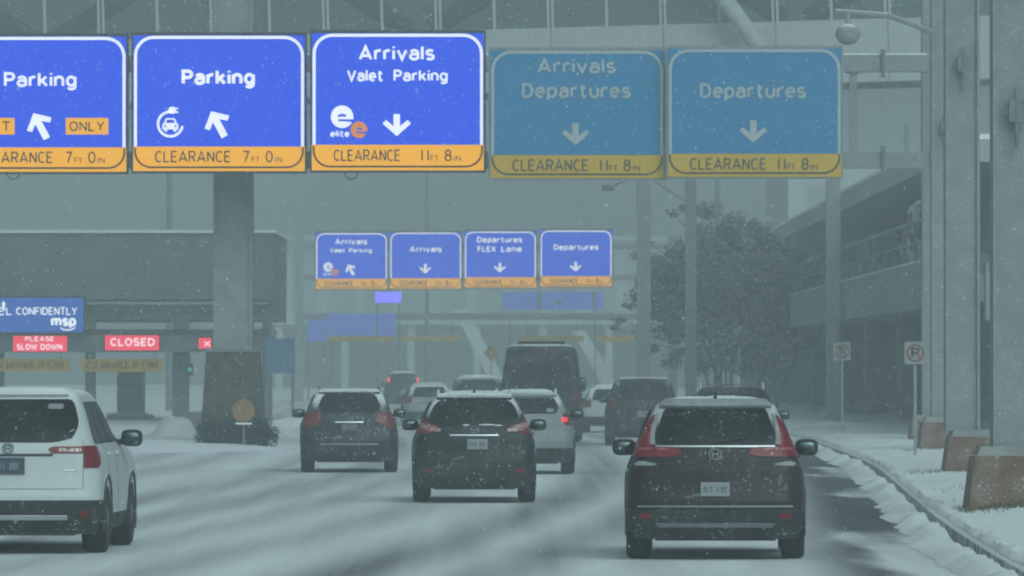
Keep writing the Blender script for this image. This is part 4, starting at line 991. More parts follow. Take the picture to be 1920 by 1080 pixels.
def leafy(q, c, r, n, size, rr, mi=0, flat=0.35):
    for _ in range(n):
        d = Vector((rr.gauss(0, 1), rr.gauss(0, 1), rr.gauss(0, 1))).normalized() * (rr.random() ** 0.45)
        p = Vector((c[0] + d.x * r[0], c[1] + d.y * r[1], c[2] + d.z * r[2]))
        a = Vector((rr.gauss(0, 1), rr.gauss(0, 1), rr.gauss(0, 1))).normalized(); b_ = a.orthogonal().normalized()
        s_ = size * rr.uniform(0.6, 1.4)
        q.add([p - a * s_, p + b_ * s_ * flat, p + a * s_, p - b_ * s_ * flat], [(0, 1, 2, 3)], mi)
rr = random.Random(3)
SHL = ['dark snow flecked shrub at the left end of the column base row', 'dark shrub second from left before the brown column base', 'dark shrub in the middle before the brown column base', 'dark shrub under the orange warning sign', 'dark shrub at the right end of the column base row']
for i, px in enumerate((385, 412, 438, 464, 492)):
    x = at(px, 0, 158).x; s_ = thing('shrub', SHL[i], 'shrub', (x, 158.6 + rr.uniform(-0.2, 0.2), 0.05), 0, 'shrubs round the column base')
    q = MB(); hgt = rr.uniform(0.56, 0.72)
    for k_ in range(5): leafy(q, (rr.uniform(-0.16, 0.16), rr.uniform(-0.15, 0.15), hgt * (0.25 + 0.15 * k_)), (0.28, 0.26, 0.20), 150, 0.05, rr)
    for k_ in range(40):
        a = rr.uniform(0, 6.28); t = rr.uniform(0.05, 0.28); q.tube((0.1 * math.cos(a), 0.1 * math.sin(a), 0), (t * math.cos(a) * 1.3, t * math.sin(a), hgt * rr.uniform(0.8, 1.15)), 0.012, 0.005, 4)
    q.build('foliage', M['needle'], s_)
    q = MB(); q.tube((0, 0, -0.1), (0, 0, 0.35), 0.03, 0.02, 6); q.build('stem', M['bark'], s_)
# barrier block behind the heap
c = at(368, 0, 168); jb = thing('concrete_barrier', 'grey concrete barrier block with snowy top left of brown column base', 'barrier', (c.x, 168, 0))
q = MB(); q.poly([(-0.30, 0.0), (0.30, 0.0), (0.30, 0.10), (0.18, 0.32), (0.14, 0.86), (-0.14, 0.86), (-0.18, 0.32), (-0.30, 0.10)], -1.2, 1.2); q.build('block', M['concrete'], jb)
q = MB(); q.box(-0.13, 0.13, -1.19, 1.19, 0.862, 0.92); q.build('snow_cap', M['snow'], jb)

# steel columns on rusty bases along the kerb
CL = ['nearest grey steel post on rusty base at right edge of road', 'grey steel post on rusty base, second of the kerbside row', 'grey steel post on rusty base, third of the kerbside row, holding ball lamp', 'grey steel post on rusty base at the end of near gantry']
for i, (bx, D, pcl, pcr) in enumerate(((1828, 83, 1865, 1951), (1770, 112, 1776, 1838), (1722, 141, 1748, 1800), (1697, 160.0, 1731, 1776))):
    xl = at(bx, 0, D).x; xc = (at(pcl, 0, D).x + at(pcr, 0, D).x) / 2; hw = 0.30
    bc = xl + 0.50; bh = (0.86, 0.80, 0.80, 0.70)[i]
    zb = verge_z(bc, D)
    o = thing('steel_post', CL[i], 'post', (xc, D + 0.5, 0), 0, 'kerbside steel posts')
    q = MB(); q.box(-hw, -hw + 0.05, -0.3, 0.3, bh + 0.10, 17.5); q.box(hw - 0.05, hw, -0.3, 0.3, bh + 0.10, 17.5); q.box(-hw + 0.05, hw - 0.05, -0.22, 0.22, bh + 0.10, 17.5)
    q.build('shaft', M['steel'], o)
    dx = bc - xc; wb = (0.66, 0.56, 0.56, 0.46)[i]
    q = MB(); q.frustum((dx + 0.05, 0, 0.0), (wb, 0.62), (dx + 0.10, 0, bh), (wb - 0.06, 0.56)); q.build('rusty_base', M['rust'], o)
    q = MB(); q.frustum((dx + 0.10, 0, bh + 0.003), (wb - 0.09, 0.5), (dx + 0.10, 0, bh + 0.12), (wb - 0.14, 0.44)); q.build('base_collar', M['concrete'], o)
    for z in (7.2, 5.2)[: 1 + (i == 0)]:
        q = MB(); q.box(-0.10, 0.10, -0.42, -0.301, z, z + 0.28); q.tube((0, -0.40, z - 0.35), (0, -0.40, z + 0.45), 0.03, n=8); q.build('bracket', M['steel_dark'], o)
# ball lamp on an arm of the third post
c = at(1590, 64, 140.0)
bl = thing('ball_lamp', 'pale ball lamp on long arm over the unlit Departures sign', 'lamp', (at(1748, 0, 141).x, 141.3, c.z))
dx = c.x - bl.location.x
q = MB(); q.ellipsoid((dx, -1.3, 0.0), (0.27, 0.27, 0.24), 20, 12); q.build('globe', M['steel'], bl, smooth=60)
q = MB(); q.tube((dx, -1.3, 0.22), (dx, -1.3, 0.46), 0.06, n=8); q.tube((dx - 0.28, -1.3, 0.50), (dx + 0.9, -0.9, 0.44), 0.06, n=8); q.tube((dx + 0.9, -0.9, 0.44), (0.02, -0.05, 0.12), 0.06, n=8); q.build('arm', M['steel'], bl, smooth=40)
# white notice partly behind the nearest post
c = at(1845, 0, 100); wn = thing('white_notice', 'tall white notice board half hidden behind the nearest steel post', 'sign', (c.x + 0.32, 100, verge_z(c.x + 0.3, 100)))
z1_ = CAMH + (690 - 490) / F * 100 - wn.location.z; z0_ = CAMH + (690 - 602) / F * 100 - wn.location.z
q = MB(); q.box(-0.04, 0.04, 0.0, 0.06, -0.2, z1_); q.build('post', M['steel'], wn)
q = MB(); q.box(-0.32, 0.32, -0.03, -0.002, z0_, z1_); bd = q.build('board', M['sign_white'], wn)
q = MB(); q.ribbon([(-0.305, z0_ + 0.015), (0.305, z0_ + 0.015), (0.305, z1_ - 0.015), (-0.305, z1_ - 0.015)], 0.018, -0.036, -0.03, True); put_text(q, 'S', -0.25, -0.12, z1_ - 0.26, 0.17, -0.034, 1.0); q.build('marks', M['sign_black'], bd)
# no parking signs
for px, py, D, s_, lb in ((1579, 659, 172, 0.23, 'smaller no parking sign standing farther off beside the tree'), (1716, 662, 133, 0.225, 'larger no parking sign standing next to the steel posts')):
    c = at(px, py, D); o = thing('no_parking_sign', lb, 'sign', (c.x, D, verge_z(c.x, D) - 0.05), 0, 'no parking signs')
    zc = c.z - o.location.z
    q = MB(); q.box(-0.03, 0.03, 0.0, 0.04, 0, zc + s_); q.build('post', M['steel'], o)
    q = MB(); q.box(-s_, s_, -0.025, -0.002, zc - s_ * 1.05, zc + s_ * 1.05); q.build('plate', M['sign_white'], o)
    q = MB(); put_text(q, 'P', -s_ * 0.38, s_ * 0.40, zc - s_ * 0.52, s_ * 1.04, -0.028, 1.0); q.build('letter', M['sign_black'], o)
    q = MB(); q.ribbon(arc(0, zc, s_ * 0.74, 0, 345, 23), s_ * 0.16, -0.034, -0.026, True); q.ribbon([(-s_ * 0.5, zc + s_ * 0.5), (s_ * 0.5, zc - s_ * 0.5)], s_ * 0.13, -0.036, -0.026); q.build('red_ring', M['sign_red'], o)

# ------------------------------------------------------------------ glazed skyway bridge overhead
DB = 216.0
mg = bpy.data.materials.new('skyway_glass'); mg.use_nodes = True
n_ = mg.node_tree.nodes; l_ = mg.node_tree.links; n_.remove(n_['Principled BSDF'])
tb = n_.new('ShaderNodeBsdfTransparent'); tb.inputs['Color'].default_value = (0.86, 0.9, 0.9, 1)
gb = n_.new('ShaderNodeBsdfPrincipled'); gb.inputs['Base Color'].default_value = (0.16, 0.20, 0.21, 1); gb.inputs['Roughness'].default_value = 0.12
mxs = n_.new('ShaderNodeMixShader'); mxs.inputs['Fac'].default_value = 0.2
l_.new(tb.outputs[0], mxs.inputs[1]); l_.new(gb.outputs[0], mxs.inputs[2]); l_.new(mxs.outputs[0], n_['Material Output'].inputs['Surface'])
br = thing('skyway_bridge', 'long glazed footbridge crossing high above the signs', 'bridge', at(960, 690, DB) * 1.0 - Vector((0, 0, CAMH)))
br.rotation_euler = (0, R(-1.6), 0)
Zb = lambda py: CAMH + (690 - py) / F * DB
zf0, zf1, zt = Zb(172), Zb(54), Zb(-170)
X0, X1 = -26.0, 24.0
q = MB(); q.box(X0, X1, 0.0, 0.35, zf0, zf1); q.build('fascia', M['steel_pale'], br)
q = MB(); q.box(X0, X1, 0.352, 5.6, zf0 + 0.12, zf0 + 0.5); q.build('deck', M['concrete_dark'], br)
q = MB(); q.box(X0, X1, 5.602, 5.95, zf0, zf1); q.build('back_fascia', M['steel'], br)
q = MB(); q.box(X0, X1, 0.10, 0.14, zf1, zt); q.build('glazing', mg, br)
q = MB(); q.box(X0, X1, 5.70, 5.74, zf1, zt); q.build('back_glazing', mg, br)
q = MB(); q.box(X0, X1, -0.4, 6.4, zt, zt + 0.5); q.build('roof', M['steel'], br)
sx = F / DB
mull = [(105 + 105.4 * k_) for k_ in range(-5, 22)]
for k_, px in enumerate(mull):
    x = (px - 960) / sx; thick = (k_ % 2 == 0)
    q = MB()
    if thick: q.box(x - 0.12, x - 0.03, -0.03, 0.10, zf1 - 0.02, zt); q.box(x + 0.03, x + 0.12, -0.03, 0.10, zf1 - 0.02, zt)
    else: q.box(x - 0.05, x + 0.05, -0.02, 0.10, zf1 - 0.02, zt)
    q.build('mullion', M['steel_pale'], br)
for k_, px in enumerate(mull):
    if k_ % 2: continue
    x = (px - 960) / sx; q = MB(); q.box(x - 0.02, x + 0.02, -0.012, -0.001, zf0, zf1 - 0.03); q.build('panel_joint', M['steel_dark'], br)
zc0, zc1 = zf1 + 0.1, zt - 0.1
per = 12.75
xb = (120 - 960) / sx
for k_ in range(-1, 4):
    xa = xb + per * k_
    for (a, b_) in (((xa, zc0), (xa + per / 2 + 0.2, zc1)), ((xa + per - 0.2 - 0.5, zc0), (xa + per / 2 - 0.2, zc1))):
        q = MB(); q.tube((a[0], 1.1, a[1]), (b_[0], 1.1, b_[1]), 0.34, n=10); q.build('truss_diagonal', M['truss'], br, smooth=50)
pt0, pt1 = at(1455, 96, DB - 1), at(1300, -110, DB - 1)
# raking tube in front of the bridge
lw = br.location
q = MB(); q.tube((pt0.x - lw.x + 0.35, -0.9, pt0.z - 0.9), (pt1.x - lw.x, -0.9, pt1.z), 0.30, n=14); q.build('raking_tube', M['steel_pale'], br, smooth=50)

# slender columns carrying the bridge and far poles
PL = ['tall grey pillar on the left side of the leafy tree', 'tall grey pillar in line with the leafy tree crown', 'tall grey pillar between the tree and the elevated road']
for i, (px, D, hw) in enumerate(((1207, 252, 0.27), (1295, 240, 0.21), (1562, 214.5, 0.235))):
    c = at(px, 0, D); h = 12.0
    o = thing('bridge_pillar', PL[i], 'pillar', (c.x, D, 0), 0, 'tall pillars near the tree')
    q = MB(); q.box(-hw, hw, -hw, hw, 0.5, 13.0 if D > 216 else 11.2); q.build('shaft', M['steel'], o)
    q = MB(); q.frustum((0, 0, 0), (hw + 0.16, hw + 0.16), (0, 0, 0.5), (hw + 0.06, hw + 0.06)); q.build('footing', M['concrete'], o)
    if i == 0:
        za = CAMH + (690 - 352) / F * D
        q = MB(); q.tube((-0.2, -0.2, za + 0.5), (-1.25, -0.3, za + 0.05), 0.045, n=8); q.tube((0.2, -0.2, za + 0.4), (1.6, -0.2, za - 0.5), 0.03, n=8); q.build('arm', M['steel_dark'], o)
        q = MB(); q.ellipsoid((-1.4, -0.3, za), (0.26, 0.2, 0.14), 14, 8, 0.7); q.build('lamp_head', M['steel_dark'], o, smooth=60)
for i, (px, D, ptop, lb) in enumerate(((317, 300, 180, 'slim lamp post rising behind the dark toll plaza roof'), (801, 420, 215, 'slim lamp post above the far Arrivals sign'), (1346, 330, 170, 'slim lamp post rising behind the leafy tree crown'), (1700, 300, 232, 'slim bare pole framed in the opening between gantry beams'))):
    c = at(px, 0, D); h = CAMH + (690 - ptop) / F * D
    o = thing('lamp_post', lb, 'lamp post', (c.x, D, 0), 0, 'slim lamp posts in the haze')
    q = MB(); q.tube((0, 0, 0), (0, 0, h), 0.17, 0.13, 10); q.build('pole', M['steel_dark'], o, smooth=50)
    if i == 3: continue
    q = MB(); q.tube((0, 0, h - 0.1), (1.6, 0, h + 0.25), 0.06, n=8); q.tube((0, 0, h - 0.1), (-1.6, 0, h + 0.25), 0.06, n=8); q.build('arm', M['steel_dark'], o)
    for sd in (-1, 1):
        q = MB(); q.ellipsoid((sd * 1.9, 0, h + 0.25), (0.4, 0.18, 0.08), 12, 6, 0.7); q.build('lamp_head', M['steel_dark'], o, smooth=50)

# ------------------------------------------------------------------ parking entry plaza, left
DP = 242.0; s_ = F / DP
pz = lambda py: CAMH + (690 - py) / s_
pxx = lambda px: (px - 960) / s_
PB = thing('toll_plaza', 'dark parking entry plaza building with deep flat roof on the left', 'building', (0, DP, 0))
xl, xr = pxx(-520), pxx(513)
q = MB(); q.box(xl, xr, 0.0, 14.0, pz(562), pz(437)); q.build('roof_fascia', M['plaza'], PB)
q = MB(); q.box(xl - 0.1, xr + 0.1, -0.1, 14.1, pz(437) + 0.002, pz(437) + 0.12); q.build('roof_snow', M['snow'], PB)
q = MB(); q.box(xl, xr - 0.2, -0.12, -0.003, pz(571), pz(566)); q.build('trim', M['plaza_light'], PB)
q = MB(); q.box(xl, xr, 0.3, 13.6, pz(600), pz(562) - 0.003); q.build('upper_band', M['plaza'], PB)
q = MB(); q.box(xl, xr, -0.6, 1.2, pz(660), pz(630)); q.build('lower_fascia', M['plaza'], PB)
q = MB(); q.box(xl, xr, 1.0, 3.4, pz(629.5), pz(617)); q.build('beam', M['plaza_light'], PB)
for px, w_ in ((-330, 18), (-170, 18), (-4, 18), (168, 18), (338, 30), (500, 18)):
    x = pxx(px); q = MB(); q.box(x - w_ / s_ / 2, x + w_ / s_ / 2, 0.2, 0.9, -0.05, pz(660) - 0.003); q.build('post', M['plaza'], PB)
    q = MB(); q.box(x - w_ / s_ / 2, x + w_ / s_ / 2, 0.2, 0.9, pz(617) + 0.004, pz(600) - 0.003); q.build('hanger', M['plaza'], PB)
for px in (-120, 215, 430):
    x = pxx(px); q = MB(); q.box(x - 0.5, x + 0.5, 9.5, 11.5, 0.14, 2.3); bt = q.build('booth', M['pale_wall'], PB)
    q = MB(); q.box(x - 0.4, x + 0.4, 9.46, 9.497, 1.15, 2.0); q.build('booth_window', M['pale_window'], bt)
    q = MB(); q.box(x - 0.75, x + 0.75, 7.0, 13.0, -0.05, 0.14); q.build('booth_kerb', M['concrete'], bt)
    q = MB(); q.box(x - 0.74, x + 0.74, 7.0, 9.4, 0.143, 0.24); q.build('kerb_snow', M['snow'], bt)
# illuminated boards on the plaza
M['screen_blue'] = mat('blue_screen', (0.02, 0.05, 0.2), 0.5, emit=(0.01, 0.10, 0.55), estr=1.1)
M['screen_white'] = mat('screen_white', (0.5, 0.5, 0.5), 0.5, emit=(0.9, 0.95, 1.0), estr=1.7)
M['led_red'] = mat('red_led', (0.3, 0.01, 0.03), 0.5, emit=(1.0, 0.025, 0.10), estr=1.6)
M['led_text'] = mat('led_text', (0.5, 0.5, 0.5), 0.5, emit=(1.0, 0.78, 0.85), estr=1.8)
M['led_green'] = mat('green_lamp', (0.05, 0.3, 0.2), 0.5, emit=(0.1, 1.0, 0.7), estr=0.35)
M['violet'] = mat('violet_board', (0.05, 0.04, 0.3), 0.5, emit=(0.16, 0.13, 1.0), estr=3.5)
bd = thing('digital_billboard', 'blue digital billboard reading TRAVEL CONFIDENTLY on the dark plaza', 'billboard', (pxx(0), DP - 0.9, 0))
X_ = lambda px: (px - 0) / s_
q = MB(); q.box(X_(-150), X_(162), 0.0, 0.28, pz(626), pz(556)); q.build('cabinet', M['cabinet'], bd)
q = MB(); q.box(X_(-147), X_(159), -0.02, -0.002, pz(623), pz(559)); q.build('screen', M['screen_blue'], bd)
q = MB(); put_text(q, 'TRAVEL', X_(-68), X_(26), pz(591), 14.5 / s_, -0.024, 0.75); put_text(q, 'CONFIDENTLY', X_(34), X_(148), pz(591), 14.5 / s_, -0.024, 0.75)
put_text(q, 'msp', X_(99), X_(146), pz(612), 20 / s_, -0.024, 1.25)
q.ribbon([(X_(118 + 13 * math.cos(R(a)) * 1.1 + 12), pz(612 - 7 * math.sin(R(a)))) for a in range(200, 345, 12)], 2.2 / s_, -0.024, -0.02)
q.build('lettering', M['screen_white'], bd)
q = MB(); q.poly([(X_(10), pz(565)), (X_(15), pz(572)), (X_(12), pz(572)), (X_(13), pz(582)), (X_(8), pz(582)), (X_(9), pz(572)), (X_(6), pz(572))], -0.024, -0.02); q.build('emblem', M['screen_white'], bd)
def led(label, x0, x1, y0, y1, lines):
    o = thing('led_sign', label, 'sign', (pxx((x0 + x1) / 2), DP - 0.66, 0), 0, 'red led boards on the plaza'); xm = (x0 + x1) / 2
    q = MB(); q.box((x0 - xm - 2) / s_, (x1 - xm + 2) / s_, 0, 0.055, pz(y1 + 2), pz(y0 - 2)); q.build('housing', M['cabinet'], o)
    q = MB(); q.box((x0 - xm) / s_, (x1 - xm) / s_, -0.012, -0.001, pz(y1), pz(y0)); q.build('screen', M['led_red'], o)
    q = MB()
    for (t, a, b_, base, cap) in lines: put_text(q, t, (a - xm) / s_, (b_ - xm) / s_, pz(base), cap / s_, -0.016, 1.0)
    q.build('lettering', M['led_text'], o)
led('red lit board reading PLEASE SLOW DOWN under blue billboard', 27, 128, 630, 659, [('PLEASE', 50, 104, 640, 9), ('SLOW DOWN', 34, 119, 656, 11)])
led('red lit board reading CLOSED on the plaza fascia', 199, 300, 629, 657, [('CLOSED', 209, 292, 649, 15)])
led('small red lit board close beside the great column', 374, 398, 634, 654, [('X', 384, 396, 650, 11)])
def bar(name, label, px0, px1, py0, py1, D, m_, group, txt=None, hang=0.5, cat='clearance bar'):
    c = at((px0 + px1) / 2, py1, D); o = thing(name, label, cat, c, 0, group); w2 = (px1 - px0) / 2 * D / F; h = (py1 - py0) * D / F
    q = MB(); q.box(-w2, w2, -0.05, 0.05, 0, h); q.build('bar', m_, o)
    for sd in (-1, 1):
        q = MB(); q.tube((sd * w2 * 0.8, 0, h), (sd * w2 * 0.8, 0, h + hang), 0.02, n=6); q.build('hanger', M['steel_dark'], o)
    if txt:
        q = MB(); put_text(q, txt, -w2 * 0.88, w2 * 0.88, h * 0.24, h * 0.52, -0.054, 0.8); q.build('lettering', M['sign_black'], o)
bar('clearance_bar', 'hanging amber clearance bar under the SLOW DOWN board', -24, 129, 673, 696, DP - 0.35, M['amber_bar'], 'amber clearance bars', 'CLEARANCE 7FT 0IN', 0.26)
bar('clearance_bar', 'hanging amber clearance bar under the CLOSED board', 154, 305, 673, 697, DP - 0.35, M['amber_bar'], 'amber clearance bars', 'CLEARANCE 7FT 0IN', 0.26)
ls = thing('lane_signal', 'small green lane signal hanging under plaza beside the great column', 'signal', at(356, 693, DP - 0.3))
q = MB(); q.box(-0.12, 0.12, -0.06, 0.1, -0.22, 0.22); q.tube((0, 0, 0.22), (0, 0, 0.56), 0.025, n=6); q.build('housing', M['cabinet'], ls)
q = MB(); q.ellipsoid((0, -0.065, 0), (0.085, 0.03, 0.085)); q.build('lamp', M['led_green'], ls)

# ------------------------------------------------------------------ far gantry, portal and boards in the haze
fg = thing('sign_gantry', 'far hazy gantry holding four lane signs over the road', 'gantry', (0, DF + 0.6, 0))
xa, xb_ = at(560, 0, DF).x, at(1262, 0, DF).x
for py in (462, 520):
    z = CAMH + (690 - py) / F * DF; q = MB(); q.box(xa, xb_, -0.15, 0.15, z - 0.16, z + 0.16); q.build('beam', M['steel'], fg)
for x in (xa, xb_):
    q = MB(); q.box(x - 0.25, x + 0.25, -0.25, 0.25, 0, CAMH + (690 - 440) / F * DF); q.build('post', M['steel'], fg)
pf = thing('clearance_portal', 'pale hazy portal frame from which the far amber bars hang', 'portal', (0, 386, 0))
zb = CAMH + (690 - 600) / F * 386
q = MB(); q.box(at(560, 0, 386).x, at(1260, 0, 386).x, -0.2, 0.2, zb, zb + 0.4); q.build('beam', M['steel'], pf)
for px in (560, 1260): x = at(px, 0, 386).x; q = MB(); q.box(x - 0.2, x + 0.2, -0.2, 0.2, 0, zb - 0.003); q.build('post', M['steel'], pf)
for a, b_, lb in ((634, 742, 'far amber clearance bar, leftmost under the hazy portal'), (752, 860, 'far amber clearance bar above the brake lit suv'), (976, 1094, 'far amber clearance bar above the tall van'), (1118, 1192, 'far amber clearance bar left of the tree')):
    bar('clearance_bar', lb, a, b_, 630, 640, 385.6, M['amber_bar'], 'amber clearance bars', None, 0.9)
def board(label, px0, px1, py0, py1, D, m_, extra=None, group='blue boards in the haze', foot=0.0):
    c = at((px0 + px1) / 2, py1, D); w2 = (px1 - px0) / 2 * D / F; h = (py1 - py0) * D / F
    o = thing('blue_board', label, 'sign', (c.x, D, 0), 0, group)
    q = MB(); q.box(-w2, w2, -0.08, 0.08, c.z, c.z + h); q.build('panel', m_, o)
    for sd in (-1, 1):
        q = MB(); q.box(sd * w2 * 0.85 - 0.05, sd * w2 * 0.85 + 0.05, 0.082, 0.18, 0, c.z + h * 0.9); q.build('leg', M['steel'], o)
    q = MB()
    if extra == 'amber': q.box(-w2 * 0.9, w2 * 0.9, -0.12, -0.082, c.z - 0.35, c.z - 0.004); q.build('amber_strip', M['amber_bar'], o)
    if extra == 'bars':
        q.box(-w2 * 0.30, -w2 * 0.22, -0.12, -0.082, c.z, c.z + h); q.box(w2 * 0.8, w2 * 0.86, -0.12, -0.082, c.z, c.z + h); q.box(w2 * 0.05, w2 * 0.2, -0.12, -0.082, c.z + h * 0.3, c.z + h * 0.5); q.build('white_stripes', M['sign_white'], o)
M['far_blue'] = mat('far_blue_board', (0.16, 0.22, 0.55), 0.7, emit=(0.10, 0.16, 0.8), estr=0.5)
board('small glowing violet board under the far Arrivals signs', 704, 752, 548, 567, 381, M['violet'])
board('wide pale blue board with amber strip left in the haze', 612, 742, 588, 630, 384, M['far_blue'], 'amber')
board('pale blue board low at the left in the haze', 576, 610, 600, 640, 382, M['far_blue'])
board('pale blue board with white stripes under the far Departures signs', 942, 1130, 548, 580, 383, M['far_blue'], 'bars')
board('plain blue upright panel just right of the brown column base', 497, 553, 634, 700, 232, M['blue_panel'])
dm = thing('warning_sign', 'hazy orange diamond sign on a post left of the tall van', 'sign', at(921, 662, 300) - Vector((0, 0, at(921, 662, 300).z)))
zc = at(921, 662, 300).z; q = MB(); q.tube((0, 0.04, 0), (0, 0.04, zc), 0.04, n=6); q.build('post', M['steel'], dm)
q = MB(); q.poly([(0, zc + 0.38), (0.38, zc), (0, zc - 0.38), (-0.38, zc)], -0.03, 0.0); q.build('diamond', M['orange_dim'], dm)

# raking white struts under the far terminal and the terminal itself
for i, (a, b_, D, lb) in enumerate((((862, 580), (952, 745), 405, 'pale raking strut leaning behind the tall van on its left'), ((1085, 620), (1160, 760), 405, 'pale raking strut leaning right of the tall van'))):
    A_, B_ = at(*a, D), at(*b_, D); B_.z = 0.0
    o = thing('raking_strut', lb, 'strut', (B_.x, D, 0), 0, 'pale raking struts')
    q = MB(); q.frustum((0, 0, -0.05), (0.5, 0.4), (A_.x - B_.x, 0, A_.z), (0.42, 0.4)); q.build('strut', M['strut_white'], o)
    q = MB(); q.box(-0.7, 0.7, -0.6, 0.6, -0.05, 0.25); q.build('foot', M['concrete'], o)
TB = thing('terminal_building', 'broad grey terminal building fading into the snow haze', 'building', (0, 620, 0), 0)
zt_ = CAMH + (690 - 452) / F * 620
q = MB(); q.box(-30, 30, 0, 30, 6.2, zt_); q.build('wall', M['pale_wall'], TB)
q = MB(); q.box(-30.5, 30.5, -1.5, 31, zt_ + 0.003, zt_ + 0.5); q.build('roof', M['steel_pale'], TB)
for i in range(16):
    x = -28.6 + i * 3.6; q = MB(); q.box(x, x + 2.6, -0.05, -0.002, 7.2, zt_ - 0.9); q.build('window', M['pale_window'], TB)
for i in range(10):
    x = -29 + i * 6.4; q = MB(); q.box(x - 0.35, x + 0.35, 0.4, 1.1, -0.05, 6.197); q.build('pillar', M['pale_wall'], TB)
q = MB(); q.box(-30, 30, 26, 26.4, -0.05, 6.197); q.build('back_wall', M['pale_wall'], TB)

# ------------------------------------------------------------------ elevated road on the right
ER = thing('elevated_road', 'elevated concrete roadway with railing running along the right side', 'bridge', (11.1, 0, 0))
Y0, Y1 = 168, 400
q = MB(); q.box(0, 0.35, Y0, Y1, 3.62, 4.9); q.build('parapet', M['concrete'], ER)
q = MB(); q.box(0.352, 13, Y0, Y1, 3.75, 4.35); q.build('deck', M['concrete_dark'], ER)
q = MB(); q.box(0.05, 0.30, Y0, Y1, 4.903, 4.96); q.build('parapet_snow', M['snow'], ER)
q = MB()
q.box(0.12, 0.2, Y0, Y1, 6.02, 6.12); q.box(0.12, 0.2, Y0, Y1, 5.45, 5.51); q.build('railing', M['steel_dark'], ER)
for k_ in range(46):
    y = Y0 + 0.5 + k_ * 5; q = MB(); q.box(0.10, 0.22, y, y + 0.12, 4.962, 6.02); q.build('rail_post', M['steel_dark'], ER)
for k_ in range(10):
    y = Y0 + 6 + k_ * 22; q = MB(); q.box(2.2, 3.3, y, y + 1.2, -0.05, 3.747); q.build('pier', M['concrete_dark'], ER)
rw = MB(); rw.box(16.5, 17.1, 150, 400, -0.05, 3.745); tag(rw.build('added_dark_wall', M['concrete_dark']), 'dark wall added to deepen the shade under the elevated road', 'wall')  # added as a dark backing for the shade below the deck
UP = thing('upper_canopy', 'sloping pale canopy roof high over the elevated road', 'canopy', (11.6, 0, 0))
q = MB(); q.box(0, 14, Y0 + 4, Y1, 7.55, 8.15); q.build('roof_slab', M['steel_pale'], UP)
q = MB(); q.box(0.1, 13.9, Y0 + 4.1, Y1 - 0.1, 8.153, 8.30); q.build('roof_snow', M['snow'], UP)
for k_ in range(14):
    y = Y0 + 7 + k_ * 16; q = MB(); q.tube((3.4, y, 4.36), (3.4, y, 7.547), 0.16, n=10); q.build('column', M['steel_pale'], UP, smooth=50)
HB = thing('hangar_building', 'tall pale building block looming right of the tree', 'building', (at(1478, 0, 340).x, 340, 0))
q = MB(); q.box(0, 30, 0, 30, 0, CAMH + (690 - 300) / F * 340); q.build('wall', M['pale_wall'], HB)
q = MB(); q.box(-0.3, 30.3, -0.3, 30.3, CAMH + (690 - 300) / F * 340 + 0.003, CAMH + (690 - 300) / F * 340 + 0.5); q.build('roof', M['steel_pale'], HB)
for r_ in range(3):
    for k_ in range(8): q = MB(); q.box(1.0 + k_ * 3.6, 3.4 + k_ * 3.6, -0.04, -0.002, 4.0 + r_ * 3.0, 5.6 + r_ * 3.0); q.build('window', M['pale_window'], HB)
sp = dict(win_z=(1.05, 1.72), win_w=[(1.05, 0.74), (1.72, 0.68)], win_r=0.06, plate=(0.60, 0.3, 0.15, 0), tail=[(rows(0.8, 1.2, 4), [0.84] * 5, [0.95] * 5, 'lens_red')], valance=(0.25, 0.45), rearw=0.95, frontw=3.9, wheel=0.34, side_z=(1.08, 1.68), snow_t=0.08, rc=(0.14, 0.12), mirror_z=1.15, mirror_x=1.0)
lev = [(0.25, 0.86, 0.08, 4.8), (0.42, 0.93, 0.0, 4.95), (0.62, 0.95, 0.0, 4.95), (0.85, 0.95, 0.04, 4.85), (1.02, 0.94, 0.05, 4.5), (1.15, 0.92, 0.06, 4.1), (1.45, 0.88, 0.09, 3.7), (1.75, 0.83, 0.12, 3.4), (1.87, 0.78, 0.15, 3.2), (1.92, 0.68, 0.22, 3.0), (1.94, 0.45, 0.5, 2.7)]
dv, _ = car('delivery_van', 'white van parked on the elevated road beside the steel posts', 'van', 0, 186, R(0), lev, wh, sp, base_z=4.352, X=12.6)
dv.scale = (1.08, 1.1, 1.30)

# ------------------------------------------------------------------ tree: several stems, dry leaves still hanging
DT = 258.0; tcx = at(1378, 0, DT).x
tr = thing('leafy_tree', 'broad many stemmed tree with dark dry leaves by the right kerb', 'tree', (tcx, DT, 0.1))
st = F / DT
rr = random.Random(11)
tips = []; qb = MB()
def limb(p, d, ln, r, lvl):
    n_seg = 3; q0 = p
    for k_ in range(n_seg):
        d = (d + Vector((rr.gauss(0, 0.13), rr.gauss(0, 0.13), rr.gauss(0, 0.08) + 0.03))).normalized()
        q1 = q0 + d * ln / n_seg; r1 = r * (1 - 0.22)
        qb.tube(q0, q1, r, r1, 6 if lvl < 2 else 4); q0 = q1; r = r1
        if lvl >= 2: tips.append((q0.copy(), lvl))
    if lvl < 4:
        for _ in range(3 if lvl < 3 else 2):
            nd = (d + Vector((rr.gauss(0, 0.55), rr.gauss(0, 0.55), rr.gauss(0.12, 0.35)))).normalized()
            limb(q0, nd, ln * rr.uniform(0.6, 0.8), r * 0.72, lvl + 1)
    else: tips.append((q0.copy(), lvl))
for k_ in range(9):
    a = 2 * math.pi * k_ / 9; x = rr.uniform(-1.5, 1.6); d = Vector((x * 0.14 + rr.gauss(0, 0.07), math.sin(a) * 0.30, 1)).normalized()
    limb(Vector((x, math.sin(a) * 0.8, -0.15)), d, rr.uniform(2.2, 3.0), rr.uniform(0.07, 0.12), 0)
qb.build('trunk', M['bark'], tr)
